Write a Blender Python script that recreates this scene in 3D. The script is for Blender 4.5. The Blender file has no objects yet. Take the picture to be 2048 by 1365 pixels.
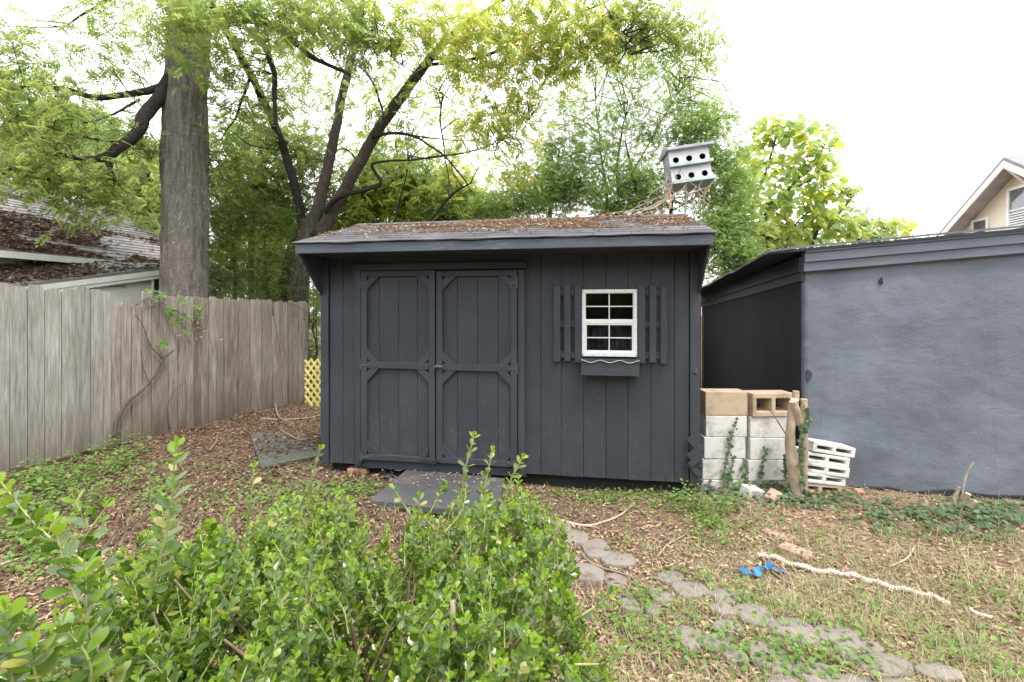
import bpy, math, random
import numpy as np
from mathutils import Vector, Matrix, noise
R = math.radians
rnd = random.Random(7)
rng = np.random.default_rng(11)

# ------------------------------------------------------------------ camera, sky, sun, exposure
sc = bpy.context.scene
C = sc.collection
F = 950.0; CX = 1024.0; HY = 621.0; CZ = 1.66      # focal length (px of the 2048 px photo), optical centre, horizon row, camera height
cam = bpy.data.cameras.new('camera'); camo = bpy.data.objects.new('camera', cam); C.objects.link(camo)
camo.location = (0, 0, CZ); camo.rotation_euler = (R(90), 0, 0)
cam.sensor_width = 36; cam.lens = F / 2048 * 36; cam.shift_y = (HY - 682.5) / 2048
cam.clip_start = 0.05; cam.clip_end = 500
sc.camera = camo

SUN_EL, SUN_AZ = R(64), R(150)     # azimuth from +Y towards +X; veiled sun high behind the camera's right shoulder
w = bpy.data.worlds.new('World'); sc.world = w; w.use_nodes = True
nt = w.node_tree; nt.nodes.clear()
sky = nt.nodes.new('ShaderNodeTexSky'); sky.sky_type = 'NISHITA'; sky.sun_disc = False
sky.sun_elevation = SUN_EL; sky.sun_rotation = SUN_AZ; sky.dust_density = 4
tc = nt.nodes.new('ShaderNodeTexCoord'); nz = nt.nodes.new('ShaderNodeTexNoise'); nz.inputs['Scale'].default_value = 2.2; nz.inputs['Detail'].default_value = 4
cr = nt.nodes.new('ShaderNodeValToRGB'); cr.color_ramp.elements[0].color = (11.5, 11.9, 12.6, 1); cr.color_ramp.elements[1].color = (14.5, 14.6, 14.9, 1)
mx = nt.nodes.new('ShaderNodeMix'); mx.data_type = 'RGBA'; mx.inputs[0].default_value = 0.93
bg = nt.nodes.new('ShaderNodeBackground'); bg.inputs[1].default_value = 0.1
out = nt.nodes.new('ShaderNodeOutputWorld')
L = nt.links
L.new(tc.outputs['Generated'], nz.inputs['Vector']); L.new(nz.outputs[0], cr.inputs[0])
L.new(sky.outputs[0], mx.inputs[6]); L.new(cr.outputs[0], mx.inputs[7]); L.new(mx.outputs[2], bg.inputs[0]); L.new(bg.outputs[0], out.inputs[0])
sd = bpy.data.lights.new('sun', 'SUN'); sd.energy = 1.4; sd.angle = R(12); sd.color = (1, .96, .9)
so = bpy.data.objects.new('sun', sd); C.objects.link(so)
dv = Vector((math.sin(SUN_AZ) * math.cos(SUN_EL), math.cos(SUN_AZ) * math.cos(SUN_EL), math.sin(SUN_EL)))
so.rotation_euler = dv.to_track_quat('Z', 'Y').to_euler()
sc.view_settings.view_transform = 'Standard'; sc.view_settings.look = 'None'; sc.view_settings.gamma = 1
sc.view_settings.use_curve_mapping = False; sc.view_settings.exposure = 1.3
sc.render.engine = 'CYCLES'
sc.cycles.max_bounces = 8; sc.cycles.transparent_max_bounces = 8; sc.cycles.transmission_bounces = 4

# ------------------------------------------------------------------ helpers
def P(px, py, Y):
    """a measured place: photo column, row and distance -> metres"""
    return Vector(((px - CX) / F * Y, Y, CZ + (HY - py) / F * Y))
def gz(x, y):
    return 0.028 * math.sin(x * 1.3 + .6) * math.cos(y * .9) + .012 * math.sin(x * 4.1 + y * 3.3)
def G(px, py):
    Y = CZ * F / (py - HY)
    for _ in range(3):
        Y = (CZ - gz((px - CX) / F * Y, Y)) * F / (py - HY)
    x = (px - CX) / F * Y
    return Vector((x, Y, gz(x, Y)))
def tag(o, label=None, cat=None, group=None, kind=None):
    if label: o['label'] = label
    if cat: o['category'] = cat
    if group: o['group'] = group
    if kind: o['kind'] = kind
    return o
def empty(name, loc=(0, 0, 0), rz=0, rot=None, parent=None):
    o = bpy.data.objects.new(name, None); C.objects.link(o); o.location = loc
    o.rotation_euler = rot if rot else (0, 0, rz); o.empty_display_size = .1
    if parent: o.parent = parent
    return o
def ob(name, me, mat=None, parent=None, world=False):
    o = bpy.data.objects.new(name, me); C.objects.link(o)
    if mat and not me.materials: me.materials.append(mat)
    if parent:
        o.parent = parent
        if world:                       # vertices given in world metres under a placed Empty
            m = Matrix.Translation(parent.location) @ parent.rotation_euler.to_matrix().to_4x4()
            o.matrix_parent_inverse = m.inverted()
    return o
def me_np(name, V, Fc, smooth=False):
    """numpy vertices (n,3) and faces (m,k)"""
    V = np.asarray(V, dtype=np.float32); Fc = np.asarray(Fc, dtype=np.int32)
    me = bpy.data.meshes.new(name); me.vertices.add(len(V)); me.vertices.foreach_set('co', V.ravel())
    k = Fc.shape[1]; me.loops.add(Fc.size); me.loops.foreach_set('vertex_index', Fc.ravel())
    me.polygons.add(len(Fc)); me.polygons.foreach_set('loop_start', np.arange(0, Fc.size, k, dtype=np.int32))
    if smooth: me.polygons.foreach_set('use_smooth', np.ones(len(Fc), dtype=bool))
    me.update(calc_edges=True); return me
class MB:
    """collects shapes for one mesh"""
    def __init__(s): s.v = []; s.f = []
    def add(s, v, f):
        n = len(s.v); s.v += [tuple(p) for p in v]; s.f += [tuple(i + n for i in q) for q in f]; return s
    def box(s, x0, x1, y0, y1, z0, z1, b=.003):
        b = min(b, (x1 - x0) * .3, (y1 - y0) * .3, (z1 - z0) * .3)
        v = []; idx = {}
        for i, X in enumerate((x0, x1)):
            for j, Y in enumerate((y0, y1)):
                for k, Z in enumerate((z0, z1)):
                    sx, sy, sz = (1, -1)[i], (1, -1)[j], (1, -1)[k]
                    for a, p in enumerate(((X, Y + sy * b, Z + sz * b), (X + sx * b, Y, Z + sz * b), (X + sx * b, Y + sy * b, Z))):
                        idx[(i, j, k, a)] = len(v); v.append(p)
        f = []
        for i in (0, 1): f.append([idx[(i, j, k, 0)] for j, k in ((0, 0), (1, 0), (1, 1), (0, 1))][::1 if i else -1])
        for j in (0, 1): f.append([idx[(i, j, k, 1)] for i, k in ((0, 0), (1, 0), (1, 1), (0, 1))][::-1 if j else 1])
        for k in (0, 1): f.append([idx[(i, j, k, 2)] for i, j in ((0, 0), (1, 0), (1, 1), (0, 1))][::1 if k else -1])
        for j in (0, 1):
            for k in (0, 1): f.append((idx[(0, j, k, 1)], idx[(1, j, k, 1)], idx[(1, j, k, 2)], idx[(0, j, k, 2)]))
        for i in (0, 1):
            for k in (0, 1): f.append((idx[(i, 0, k, 0)], idx[(i, 1, k, 0)], idx[(i, 1, k, 2)], idx[(i, 0, k, 2)]))
        for i in (0, 1):
            for j in (0, 1): f.append((idx[(i, j, 0, 0)], idx[(i, j, 1, 0)], idx[(i, j, 1, 1)], idx[(i, j, 0, 1)]))
        for i in (0, 1):
            for j in (0, 1):
                for k in (0, 1): f.append((idx[(i, j, k, 0)], idx[(i, j, k, 1)], idx[(i, j, k, 2)]))
        return s.add(v, f)
    def prism(s, poly, a, b, plane='xz'):
        """polygon extruded from a to b along the third axis"""
        def p3(p, t):
            return {'xz': (p[0], t, p[1]), 'yz': (t, p[0], p[1]), 'xy': (p[0], p[1], t)}[plane]
        n = len(poly); v = [p3(p, a) for p in poly] + [p3(p, b) for p in poly]
        f = [tuple(range(n))[::-1], tuple(range(n, 2 * n))] + [(i, (i + 1) % n, n + (i + 1) % n, n + i) for i in range(n)]
        return s.add(v, f)
    def cells(s, xs, zs, filled, y0, y1):
        """wall of rectangular cells in xz with through holes, thickness y0..y1"""
        nx, nz_ = len(xs) - 1, len(zs) - 1
        fl = lambda i, k: 0 <= i < nx and 0 <= k < nz_ and filled(i, k)
        for i in range(nx):
            for k in range(nz_):
                if not fl(i, k): continue
                a, b, c, d = xs[i], xs[i + 1], zs[k], zs[k + 1]
                s.add([(a, y0, c), (b, y0, c), (b, y0, d), (a, y0, d), (a, y1, c), (b, y1, c), (b, y1, d), (a, y1, d)],
                      [(0, 1, 2, 3), (7, 6, 5, 4)] + ([] if fl(i - 1, k) else [(0, 3, 7, 4)]) + ([] if fl(i + 1, k) else [(1, 5, 6, 2)])
                      + ([] if fl(i, k - 1) else [(0, 4, 5, 1)]) + ([] if fl(i, k + 1) else [(3, 2, 6, 7)]))
        return s
    def tube(s, pts, rad, n=6, cap=True):
        v, f = tube(pts, rad, n, cap); return s.add(v, f)
    def mesh(s, name, smooth=False, recalc=True):
        me = bpy.data.meshes.new(name); me.from_pydata(s.v, [], s.f)
        if recalc:
            import bmesh
            bm = bmesh.new(); bm.from_mesh(me); bmesh.ops.remove_doubles(bm, verts=bm.verts, dist=1e-5)
            bmesh.ops.recalc_face_normals(bm, faces=bm.faces); bm.to_mesh(me); bm.free()
        if smooth: me.polygons.foreach_set('use_smooth', [True] * len(me.polygons))
        return me
    def build(s, name, mat, parent=None, smooth=False, world=False):
        return ob(name, s.mesh(name, smooth), mat, parent, world)
def crom(pts, m):
    """Catmull-Rom through rows of pts (any width), m steps per span"""
    p = np.asarray(pts, float); p = np.vstack([2 * p[0] - p[1], p, 2 * p[-1] - p[-2]]); o = []
    for i in range(1, len(p) - 2):
        for t in np.arange(m) / m:
            a, b, c, d = p[i - 1:i + 3]
            o.append(.5 * ((2 * b) + (c - a) * t + (2 * a - 5 * b + 4 * c - d) * t * t + (3 * b - a - 3 * c + d) * t ** 3))
    o.append(p[-2]); return np.array(o)
def tube(pts, rad, n=6, cap=True, rough=0.0):
    pts = np.asarray(pts, float); m = len(pts); rad = np.broadcast_to(np.asarray(rad, float), (m,))
    T = np.gradient(pts, axis=0); T /= np.linalg.norm(T, axis=1)[:, None] + 1e-9
    ref = np.array([0, 0, 1.]) if abs(T[0][2]) < .8 else np.array([1., 0, 0])
    A = np.zeros_like(T); a = np.cross(T[0], ref); a /= np.linalg.norm(a)
    for i in range(m):
        a = a - T[i] * a.dot(T[i]); a /= np.linalg.norm(a) + 1e-9; A[i] = a
    B = np.cross(T, A); th = np.arange(n) * 2 * math.pi / n
    rr = rad[:, None] * (1 + rough * rng.standard_normal((m, n)))
    V = pts[:, None] + rr[..., None] * (np.cos(th)[None, :, None] * A[:, None] + np.sin(th)[None, :, None] * B[:, None])
    V = V.reshape(-1, 3); i = np.arange(m - 1)[:, None] * n; j = np.arange(n)[None]; k = (j + 1) % n
    Q = np.stack([i + j, i + k, i + n + k, i + n + j], -1).reshape(-1, 4)
    f = [tuple(q) for q in Q.tolist()]
    if cap: f += [tuple(range(n))[::-1], tuple(range((m - 1) * n, m * n))]
    return V.tolist(), f
def inst(PV, PF, M, T):
    """copies of a small shape: M (N,3,3) frames, T (N,3) places"""
    PV = np.asarray(PV, float); PF = np.asarray(PF)
    V = np.einsum('nij,kj->nki', M, PV) + T[:, None, :]
    Fc = PF[None] + (np.arange(len(T)) * len(PV))[:, None, None]
    return V.reshape(-1, 3), Fc.reshape(-1, PF.shape[1])
def frames(X, Zr, sc_):
    """orthonormal frames with x along X and z near Zr, scaled"""
    X = X / (np.linalg.norm(X, axis=1)[:, None] + 1e-9)
    Y = np.cross(Zr, X); Y /= np.linalg.norm(Y, axis=1)[:, None] + 1e-9
    Z = np.cross(X, Y)
    return np.stack([X, Y, Z], -1) * np.asarray(sc_)[:, None, None]

# ------------------------------------------------------------------ materials
def mat(name):
    m = bpy.data.materials.new(name); m.use_nodes = True; t = m.node_tree; t.nodes.clear()
    o = t.nodes.new('ShaderNodeOutputMaterial'); b = t.nodes.new('ShaderNodeBsdfPrincipled'); t.links.new(b.outputs[0], o.inputs[0])
    return m, t, b, o
def N(t, typ, **kw):
    n = t.nodes.new(typ)
    for k, v in kw.items():
        if k in n.inputs: n.inputs[k].default_value = v
        else: setattr(n, k, v)
    return n
def noise_n(t, scale, detail=5, vec=None, stretch=None, rough=.55, coord='Object', dist=0):
    tc = N(t, 'ShaderNodeTexCoord'); src = tc.outputs[coord]
    if vec is not None: src = vec
    if stretch:
        mp = N(t, 'ShaderNodeMapping'); mp.inputs['Scale'].default_value = stretch; t.links.new(src, mp.inputs[0]); src = mp.outputs[0]
    n = N(t, 'ShaderNodeTexNoise'); n.inputs['Scale'].default_value = scale; n.inputs['Detail'].default_value = detail
    n.inputs['Roughness'].default_value = rough; n.inputs['Distortion'].default_value = dist
    t.links.new(src, n.inputs['Vector']); return n
def ramp(t, src, stops):
    r = N(t, 'ShaderNodeValToRGB'); e = r.color_ramp.elements
    while len(e) < len(stops): e.new(.5)
    for i, (p, c) in enumerate(stops):
        e[i].position = p; e[i].color = (c[0], c[1], c[2], 1) if not isinstance(c, (int, float)) else (c, c, c, 1)
    t.links.new(src, r.inputs[0]); return r
def mixc(t, fac, a, b, mode='MIX'):
    m = N(t, 'ShaderNodeMix'); m.data_type = 'RGBA'; m.blend_type = mode
    for i, s in ((0, fac), (6, a), (7, b)):
        if hasattr(s, 'is_linked') or isinstance(s, bpy.types.NodeSocket): t.links.new(s, m.inputs[i])
        elif i == 0: m.inputs[0].default_value = s
        else: m.inputs[i].default_value = (s[0], s[1], s[2], 1)
    return m.outputs[2]
def bump(t, b, h, strength=.5, dist=.01, prev=None):
    n = N(t, 'ShaderNodeBump'); n.inputs['Strength'].default_value = strength; n.inputs['Distance'].default_value = dist
    t.links.new(h, n.inputs['Height'])
    if prev: t.links.new(prev, n.inputs['Normal'])
    t.links.new(n.outputs[0], b.inputs['Normal']); return n.outputs[0]
def objrand(t):
    return N(t, 'ShaderNodeObjectInfo').outputs['Random']

def m_paint(name, base, worn, rough=.5, grain=(14, 14, 1.2), emboss=.8, wornpos=.6, dust=None):
    m, t, b, o = mat(name)
    r_ = objrand(t)
    vec = N(t, 'ShaderNodeTexCoord').outputs['Object']
    ad = N(t, 'ShaderNodeVectorMath', operation='ADD'); t.links.new(vec, ad.inputs[0])
    sh = N(t, 'ShaderNodeVectorMath', operation='SCALE'); sh.inputs[0].default_value = (7, 3, 5); t.links.new(r_, sh.inputs['Scale']); t.links.new(sh.outputs[0], ad.inputs[1])
    g = noise_n(t, 9, 6, vec=ad.outputs[0], stretch=grain, rough=.6, dist=.6)
    fine = noise_n(t, 160, 3, vec=ad.outputs[0], stretch=(1, 1, .5), rough=.6)
    patch = noise_n(t, 1.6, 4, vec=ad.outputs[0])
    wr = ramp(t, g.outputs[0], [(wornpos, 0), (wornpos + .05, 1)])
    pr = ramp(t, patch.outputs[0], [(.45, 0), (.65, 1)])
    ml = N(t, 'ShaderNodeMath', operation='MULTIPLY'); t.links.new(wr.outputs[0], ml.inputs[0]); t.links.new(pr.outputs[0], ml.inputs[1])
    var = ramp(t, patch.outputs[0], [(.3, [c * .86 for c in base]), (.7, [c * 1.16 for c in base])])
    col = mixc(t, ml.outputs[0], var.outputs[0], worn)
    # rain splashed mud: ragged patches near the foot of whatever stands on the soil
    if name.startswith('charcoal_paint_on_siding'):
        sz_ = N(t, 'ShaderNodeSeparateXYZ'); t.links.new(N(t, 'ShaderNodeTexCoord').outputs['Object'], sz_.inputs[0])
        m1 = N(t, 'ShaderNodeMapRange'); m1.inputs[1].default_value = .1; m1.inputs[2].default_value = .5; m1.inputs[3].default_value = 1; m1.inputs[4].default_value = 0; t.links.new(sz_.outputs[2], m1.inputs[0])
        m2 = N(t, 'ShaderNodeMath', operation='MULTIPLY'); t.links.new(m1.outputs[0], m2.inputs[0]); t.links.new(ramp(t, noise_n(t, 11, 7, vec=ad.outputs[0], rough=.7).outputs[0], [(.45, 0), (.75, .32)]).outputs[0], m2.inputs[1])
        col = mixc(t, m2.outputs[0], col, (.13, .115, .095))
    if dust: 
        d = noise_n(t, 4, 6, vec=ad.outputs[0]); dr = ramp(t, d.outputs[0], [(.5, 0), (.8, .6)])
        col = mixc(t, dr.outputs[0], col, dust)
    t.links.new(col, b.inputs['Base Color']); b.inputs['Roughness'].default_value = rough
    b.inputs['Specular IOR Level'].default_value = .4
    n1 = bump(t, b, g.outputs[0], emboss, .006); bump(t, b, fine.outputs[0], .8, .004, n1)
    return m
M = {}
BL = (.037, .044, .054)
M['black'] = m_paint('charcoal_paint_on_siding', BL, (.10, .11, .125))
M['blackh'] = m_paint('charcoal_paint_on_trim', (.038, .046, .056), (.12, .13, .15), grain=(1.2, 14, 14), wornpos=.68)
M['blackv'] = m_paint('charcoal_paint_on_stile', (.039, .047, .057), (.12, .13, .15), wornpos=.7, emboss=.3)
M['fascia'] = m_paint('worn_charcoal_fascia', (.07, .083, .105), (.22, .25, .29), grain=(1.2, 14, 14), wornpos=.56)
M['trim2'] = m_paint('grey_charcoal_trim', (.12, .137, .172), (.28, .30, .34), grain=(1, 12, 12), wornpos=.62, emboss=.3)

def m_simple(name, col, rough=.6, var=.2, scale=6, bumps=.2, spec=.5, metal=0, fine=60, rand=0.0, island=False):
    m, t, b, o = mat(name)
    n = noise_n(t, scale, 6); r = ramp(t, n.outputs[0], [(.3, [c * (1 - var) for c in col]), (.7, [min(1, c * (1 + var)) for c in col])])
    c = r.outputs[0]
    if rand:
        hv = N(t, 'ShaderNodeHueSaturation'); src = N(t, 'ShaderNodeNewGeometry').outputs['Random Per Island'] if island else objrand(t)
        mr = N(t, 'ShaderNodeMapRange'); mr.inputs[3].default_value = 1 - rand; mr.inputs[4].default_value = 1 + rand
        t.links.new(src, mr.inputs[0]); t.links.new(mr.outputs[0], hv.inputs['Value']); t.links.new(c, hv.inputs['Color']); c = hv.outputs[0]
    t.links.new(c, b.inputs['Base Color'])
    b.inputs['Roughness'].default_value = rough; b.inputs['Specular IOR Level'].default_value = spec; b.inputs['Metallic'].default_value = metal
    f_ = noise_n(t, fine, 4); bump(t, b, f_.outputs[0], bumps, .006)
    return m
M['white_vinyl'] = m_simple('white_vinyl', (.78, .78, .76), .35, .05, 3, .03)
M['interior'] = m_simple('dark_shed_interior', (.03, .028, .025), .9)
M['curtain'] = m_simple('grey_sheet_in_window', (.03, .032, .045), .8, .6, 14)
M['rust'] = m_simple('rusty_screw', (.25, .03, .02), .7)
M['metal'] = m_simple('painted_iron', (.07, .075, .085), .4, .3, 20, .3)
M['galv'] = m_simple('galvanised_pole', (.45, .46, .47), .45, .2, 8, .1, metal=.6)
M['lattice'] = m_simple('yellow_painted_lattice', (.62, .52, .16), .7, .2, 9, .2, rand=.12)
M['skid'] = m_simple('dark_skid_timber', (.02, .02, .022), .85, .3, 5, .4)

def m_fence(name, c1, c2, dark, green):
    m, t, b, o = mat(name)
    r_ = objrand(t); vec = N(t, 'ShaderNodeTexCoord').outputs['Object']
    ad = N(t, 'ShaderNodeVectorMath', operation='ADD'); t.links.new(vec, ad.inputs[0])
    sh = N(t, 'ShaderNodeVectorMath', operation='SCALE'); sh.inputs[0].default_value = (9, 4, 13); t.links.new(r_, sh.inputs['Scale']); t.links.new(sh.outputs[0], ad.inputs[1])
    g = noise_n(t, 6, 8, vec=ad.outputs[0], stretch=(9, 9, .5), rough=.65, dist=.4)
    p = noise_n(t, 1.7, 5, vec=ad.outputs[0], stretch=(1.6, 1, .7))
    s = noise_n(t, 3.2, 6, vec=ad.outputs[0], stretch=(2.4, 1, .35), rough=.7)
    c = ramp(t, g.outputs[0], [(.25, dark), (.45, c1), (.72, c2)]).outputs[0]
    c = mixc(t, ramp(t, s.outputs[0], [(.5, 0), (.68, .6)]).outputs[0], c, dark)
    c = mixc(t, ramp(t, p.outputs[0], [(.55, 0), (.75, .5)]).outputs[0], c, green)
    # old splash stain from the soil, a band of the boards' own colour near their feet
    sep = N(t, 'ShaderNodeSeparateXYZ'); t.links.new(vec, sep.inputs[0])
    mr = N(t, 'ShaderNodeMapRange'); mr.inputs[1].default_value = .05; mr.inputs[2].default_value = .6; mr.inputs[3].default_value = 1.3; mr.inputs[4].default_value = 0
    t.links.new(sep.outputs[2], mr.inputs[0]); ml = N(t, 'ShaderNodeMath', operation='MULTIPLY'); t.links.new(mr.outputs[0], ml.inputs[0]); t.links.new(p.outputs[0], ml.inputs[1])
    c = mixc(t, ml.outputs[0], c, dark)
    hv = N(t, 'ShaderNodeHueSaturation'); mr2 = N(t, 'ShaderNodeMapRange'); mr2.inputs[3].default_value = .78; mr2.inputs[4].default_value = 1.18
    t.links.new(r_, mr2.inputs[0]); t.links.new(mr2.outputs[0], hv.inputs['Value']); t.links.new(c, hv.inputs['Color'])
    t.links.new(hv.outputs[0], b.inputs['Base Color']); b.inputs['Roughness'].default_value = .85; b.inputs['Specular IOR Level'].default_value = .2
    bump(t, b, g.outputs[0], .6, .008); return m
M['fence_new'] = m_fence('grey_weathered_board', (.29, .275, .25), (.47, .455, .43), (.15, .12, .09), (.24, .25, .18))
M['fence_old'] = m_fence('brown_grey_old_board', (.23, .195, .165), (.39, .355, .32), (.115, .075, .055), (.17, .19, .125))

def m_stucco():
    m, t, b, o = mat('charcoal_rough_stucco')
    a = noise_n(t, 1.1, 6, rough=.6); d = noise_n(t, 4, 9, rough=.68, dist=.25, stretch=(1, 1, 1.7)); f_ = noise_n(t, 38, 7, rough=.75); st = noise_n(t, 3, 5, stretch=(1, 1, 6))
    c = ramp(t, a.outputs[0], [(.3, (.095, .110, .138)), (.5, (.128, .146, .180)), (.7, (.172, .193, .232))]).outputs[0]
    c = mixc(t, ramp(t, d.outputs[0], [(.55, 0), (.75, .5)]).outputs[0], c, (.16, .175, .20))
    c = mixc(t, ramp(t, st.outputs[0], [(.62, 0), (.66, .35)]).outputs[0], c, (.07, .072, .08))
    # faint rain streaks
    dr = noise_n(t, 2.4, 5, stretch=(5, 1, .22), rough=.7)
    c = mixc(t, ramp(t, dr.outputs[0], [(.58, 0), (.72, .22)]).outputs[0], c, (.06, .068, .082))
    t.links.new(c, b.inputs['Base Color']); b.inputs['Roughness'].default_value = .62
    n1 = bump(t, b, d.outputs[0], .28, .03); n2 = bump(t, b, a.outputs[0], .3, .05, n1); bump(t, b, f_.outputs[0], .6, .009, n2)
    return m
M['stucco'] = m_stucco()
M['stucco_dark'] = m_simple('near_black_stucco', (.016, .018, .022), .8, .35, 1.4, .5, fine=12)  # near-black tone, far darker than the front stucco

def m_shingle(name, c, var=.25):
    return m_simple(name, c, .92, var, 3, .6, .2, fine=220, rand=.16)
M['shingle'] = m_shingle('grey_asphalt_shingle', (.105, .10, .108))
M['shingle_h'] = m_shingle('pale_grey_house_shingle', (.21, .195, .20))
M['litter_brown'] = None

def m_block(name, c, stain):
    m, t, b, o = mat(name)
    vec = N(t, 'ShaderNodeTexCoord').outputs['Object']
    r_ = objrand(t); ad = N(t, 'ShaderNodeVectorMath', operation='ADD'); t.links.new(vec, ad.inputs[0])
    sh = N(t, 'ShaderNodeVectorMath', operation='SCALE'); sh.inputs[0].default_value = (3, 4, 5); t.links.new(r_, sh.inputs['Scale']); t.links.new(sh.outputs[0], ad.inputs[1])
    n = noise_n(t, 7, 7, vec=ad.outputs[0], rough=.7); f_ = noise_n(t, 90, 4, vec=ad.outputs[0]); p = noise_n(t, 2.5, 4, vec=ad.outputs[0])
    c_ = ramp(t, n.outputs[0], [(.32, stain), (.49, c), (.8, [min(.85, x * 1.08) for x in c])]).outputs[0]
    c_ = mixc(t, ramp(t, f_.outputs[0], [(.62, 0), (.7, .6)]).outputs[0], c_, stain)
    t.links.new(c_, b.inputs['Base Color']); b.inputs['Roughness'].default_value = .9; b.inputs['Specular IOR Level'].default_value = .2
    n1 = bump(t, b, f_.outputs[0], .7, .004); bump(t, b, n.outputs[0], .4, .01, n1); return m
M['block_white'] = m_block('whitewashed_concrete', (.62, .61, .58), (.33, .30, .26))
M['block_tan'] = m_block('tan_concrete', (.47, .36, .26), (.30, .22, .15))
M['stone'] = m_block('grey_pink_flagstone', (.225, .195, .17), (.145, .115, .095))
M['brick'] = m_block('old_brick', (.40, .22, .16), (.28, .16, .12))
M['brickp'] = m_block('buff_pink_brick', (.42, .27, .21), (.30, .20, .16))

def m_bark(name, c1, c2, c3, st=(10, 10, 1.3)):
    m, t, b, o = mat(name)
    n = noise_n(t, 3.2, 8, stretch=st, rough=.7, dist=.6); p = noise_n(t, 2.2, 4)
    v = N(t, 'ShaderNodeTexVoronoi', feature='DISTANCE_TO_EDGE'); mp = N(t, 'ShaderNodeMapping'); mp.inputs['Scale'].default_value = (16, 16, 3.2)
    n0 = noise_n(t, 5, 3); tcx = N(t, 'ShaderNodeTexCoord'); ad = N(t, 'ShaderNodeVectorMath', operation='MULTIPLY_ADD'); ad.inputs[1].default_value = (.25, .25, .25)
    t.links.new(n0.outputs['Color'], ad.inputs[0]); t.links.new(tcx.outputs['Object'], ad.inputs[2]); t.links.new(ad.outputs[0], mp.inputs[0]); t.links.new(mp.outputs[0], v.inputs['Vector'])
    c = ramp(t, n.outputs[0], [(.3, c1), (.55, c2), (.75, c3)]).outputs[0]
    c = mixc(t, ramp(t, v.outputs['Distance'], [(0, .75), (.16, 0)]).outputs[0], c, [x * .5 for x in c1])
    c = mixc(t, ramp(t, p.outputs[0], [(.55, 0), (.8, .4)]).outputs[0], c, (.12, .12, .075))
    t.links.new(c, b.inputs['Base Color']); b.inputs['Roughness'].default_value = .95; b.inputs['Specular IOR Level'].default_value = .1
    n1 = bump(t, b, v.outputs['Distance'], .9, .05); bump(t, b, n.outputs[0], .7, .03, n1); return m
M['bark'] = m_bark('grey_furrowed_bark', (.17, .15, .13), (.34, .31, .275), (.50, .47, .42))
M['bark_dark'] = m_bark('dark_limb_bark', (.045, .04, .038), (.085, .075, .07), (.15, .135, .122), (8, 8, 4))
M['bark_mid'] = m_bark('brown_furrowed_bark', (.085, .07, .06), (.19, .16, .14), (.33, .29, .255))
M['bark_stump'] = m_simple('smooth_tan_bark', (.36, .285, .205), .85, .35, 9, .5, .2)
M['cutwood'] = m_simple('cut_wood_face', (.48, .36, .24), .8, .25, 30, .2)
M['twig'] = m_simple('dead_twig', (.20, .145, .11), .85, .35, 20, .3, rand=.3)
M['twig_pale'] = m_simple('pale_dead_twig', (.40, .31, .24), .85, .25, 20, .3, rand=.2)

def m_leaf(name, cols, trans=.45, tcol=1.9, rough=.45, clump=.8, spec=.35, coat=0, clumpcol=None, gloss_var=False):
    """leaf: colour by island and by slow noise, part of the light passes through"""
    m, t, b, o = mat(name)
    g = N(t, 'ShaderNodeNewGeometry'); r_ = objrand(t)
    ad = N(t, 'ShaderNodeMath', operation='ADD'); t.links.new(g.outputs['Random Per Island'], ad.inputs[0]); t.links.new(r_, ad.inputs[1])
    fr = N(t, 'ShaderNodeMath', operation='FRACT'); t.links.new(ad.outputs[0], fr.inputs[0])
    n = len(cols); c = ramp(t, fr.outputs[0], [(i / max(1, n - 1) * .96 + .02, cc) for i, cc in enumerate(cols)]).outputs[0]
    if clumpcol:
        nz_ = noise_n(t, clump, 3); nz_.noise_dimensions = '3D'
        tc2 = N(t, 'ShaderNodeTexCoord')
        c = mixc(t, ramp(t, nz_.outputs[0], [(.45, 0), (.62, .8)]).outputs[0], c, clumpcol)
    t.links.new(c, b.inputs['Base Color']); b.inputs['Roughness'].default_value = rough; b.inputs['Specular IOR Level'].default_value = spec
    if trans:
        tr = N(t, 'ShaderNodeBsdfTranslucent'); hs = N(t, 'ShaderNodeHueSaturation'); hs.inputs['Value'].default_value = tcol; hs.inputs['Saturation'].default_value = 1.05
        t.links.new(c, hs.inputs['Color']); t.links.new(hs.outputs[0], tr.inputs[0])
        mxs = N(t, 'ShaderNodeMixShader'); mxs.inputs[0].default_value = trans
        t.links.new(b.outputs[0], mxs.inputs[1]); t.links.new(tr.outputs[0], mxs.inputs[2]); t.links.new(mxs.outputs[0], o.inputs[0])
    return m
M['lf_yellow'] = m_leaf('yellow_green_leaflets', [(.16, .23, .06), (.24, .31, .08), (.36, .38, .10), (.66, .48, .11), (.19, .26, .065), (.30, .36, .09)], .64, 1.7, clumpcol=(.36, .39, .11))
M['lf_green'] = m_leaf('fresh_green_leaflets', [(.085, .14, .045), (.13, .195, .06), (.20, .27, .08), (.11, .165, .055), (.40, .37, .10), (.15, .22, .065)], .6, 1.8, clumpcol=(.22, .27, .08))
M['lf_sun'] = m_leaf('sunlit_yellow_green_leaflets', [(.15, .21, .06), (.21, .28, .07), (.31, .36, .09), (.17, .24, .06), (.52, .44, .10)], .6, 1.7, clumpcol=(.17, .24, .07))
M['lf_privet'] = m_leaf('small_deep_green_leaves', [(.11, .17, .06), (.16, .23, .08), (.23, .30, .10), (.13, .20, .07), (.34, .38, .12)], .58, 1.9, clumpcol=(.25, .32, .10))
M['lf_dark'] = m_leaf('dark_evergreen_leaves', [(.08, .13, .045), (.12, .175, .055), (.18, .24, .07), (.10, .15, .05)], .55, 1.9, clumpcol=(.18, .24, .06))
M['lf_far'] = m_leaf('far_pale_leaves', [(.10, .16, .05), (.14, .21, .07), (.20, .27, .09), (.12, .19, .06)], .45, 1.7)
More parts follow.
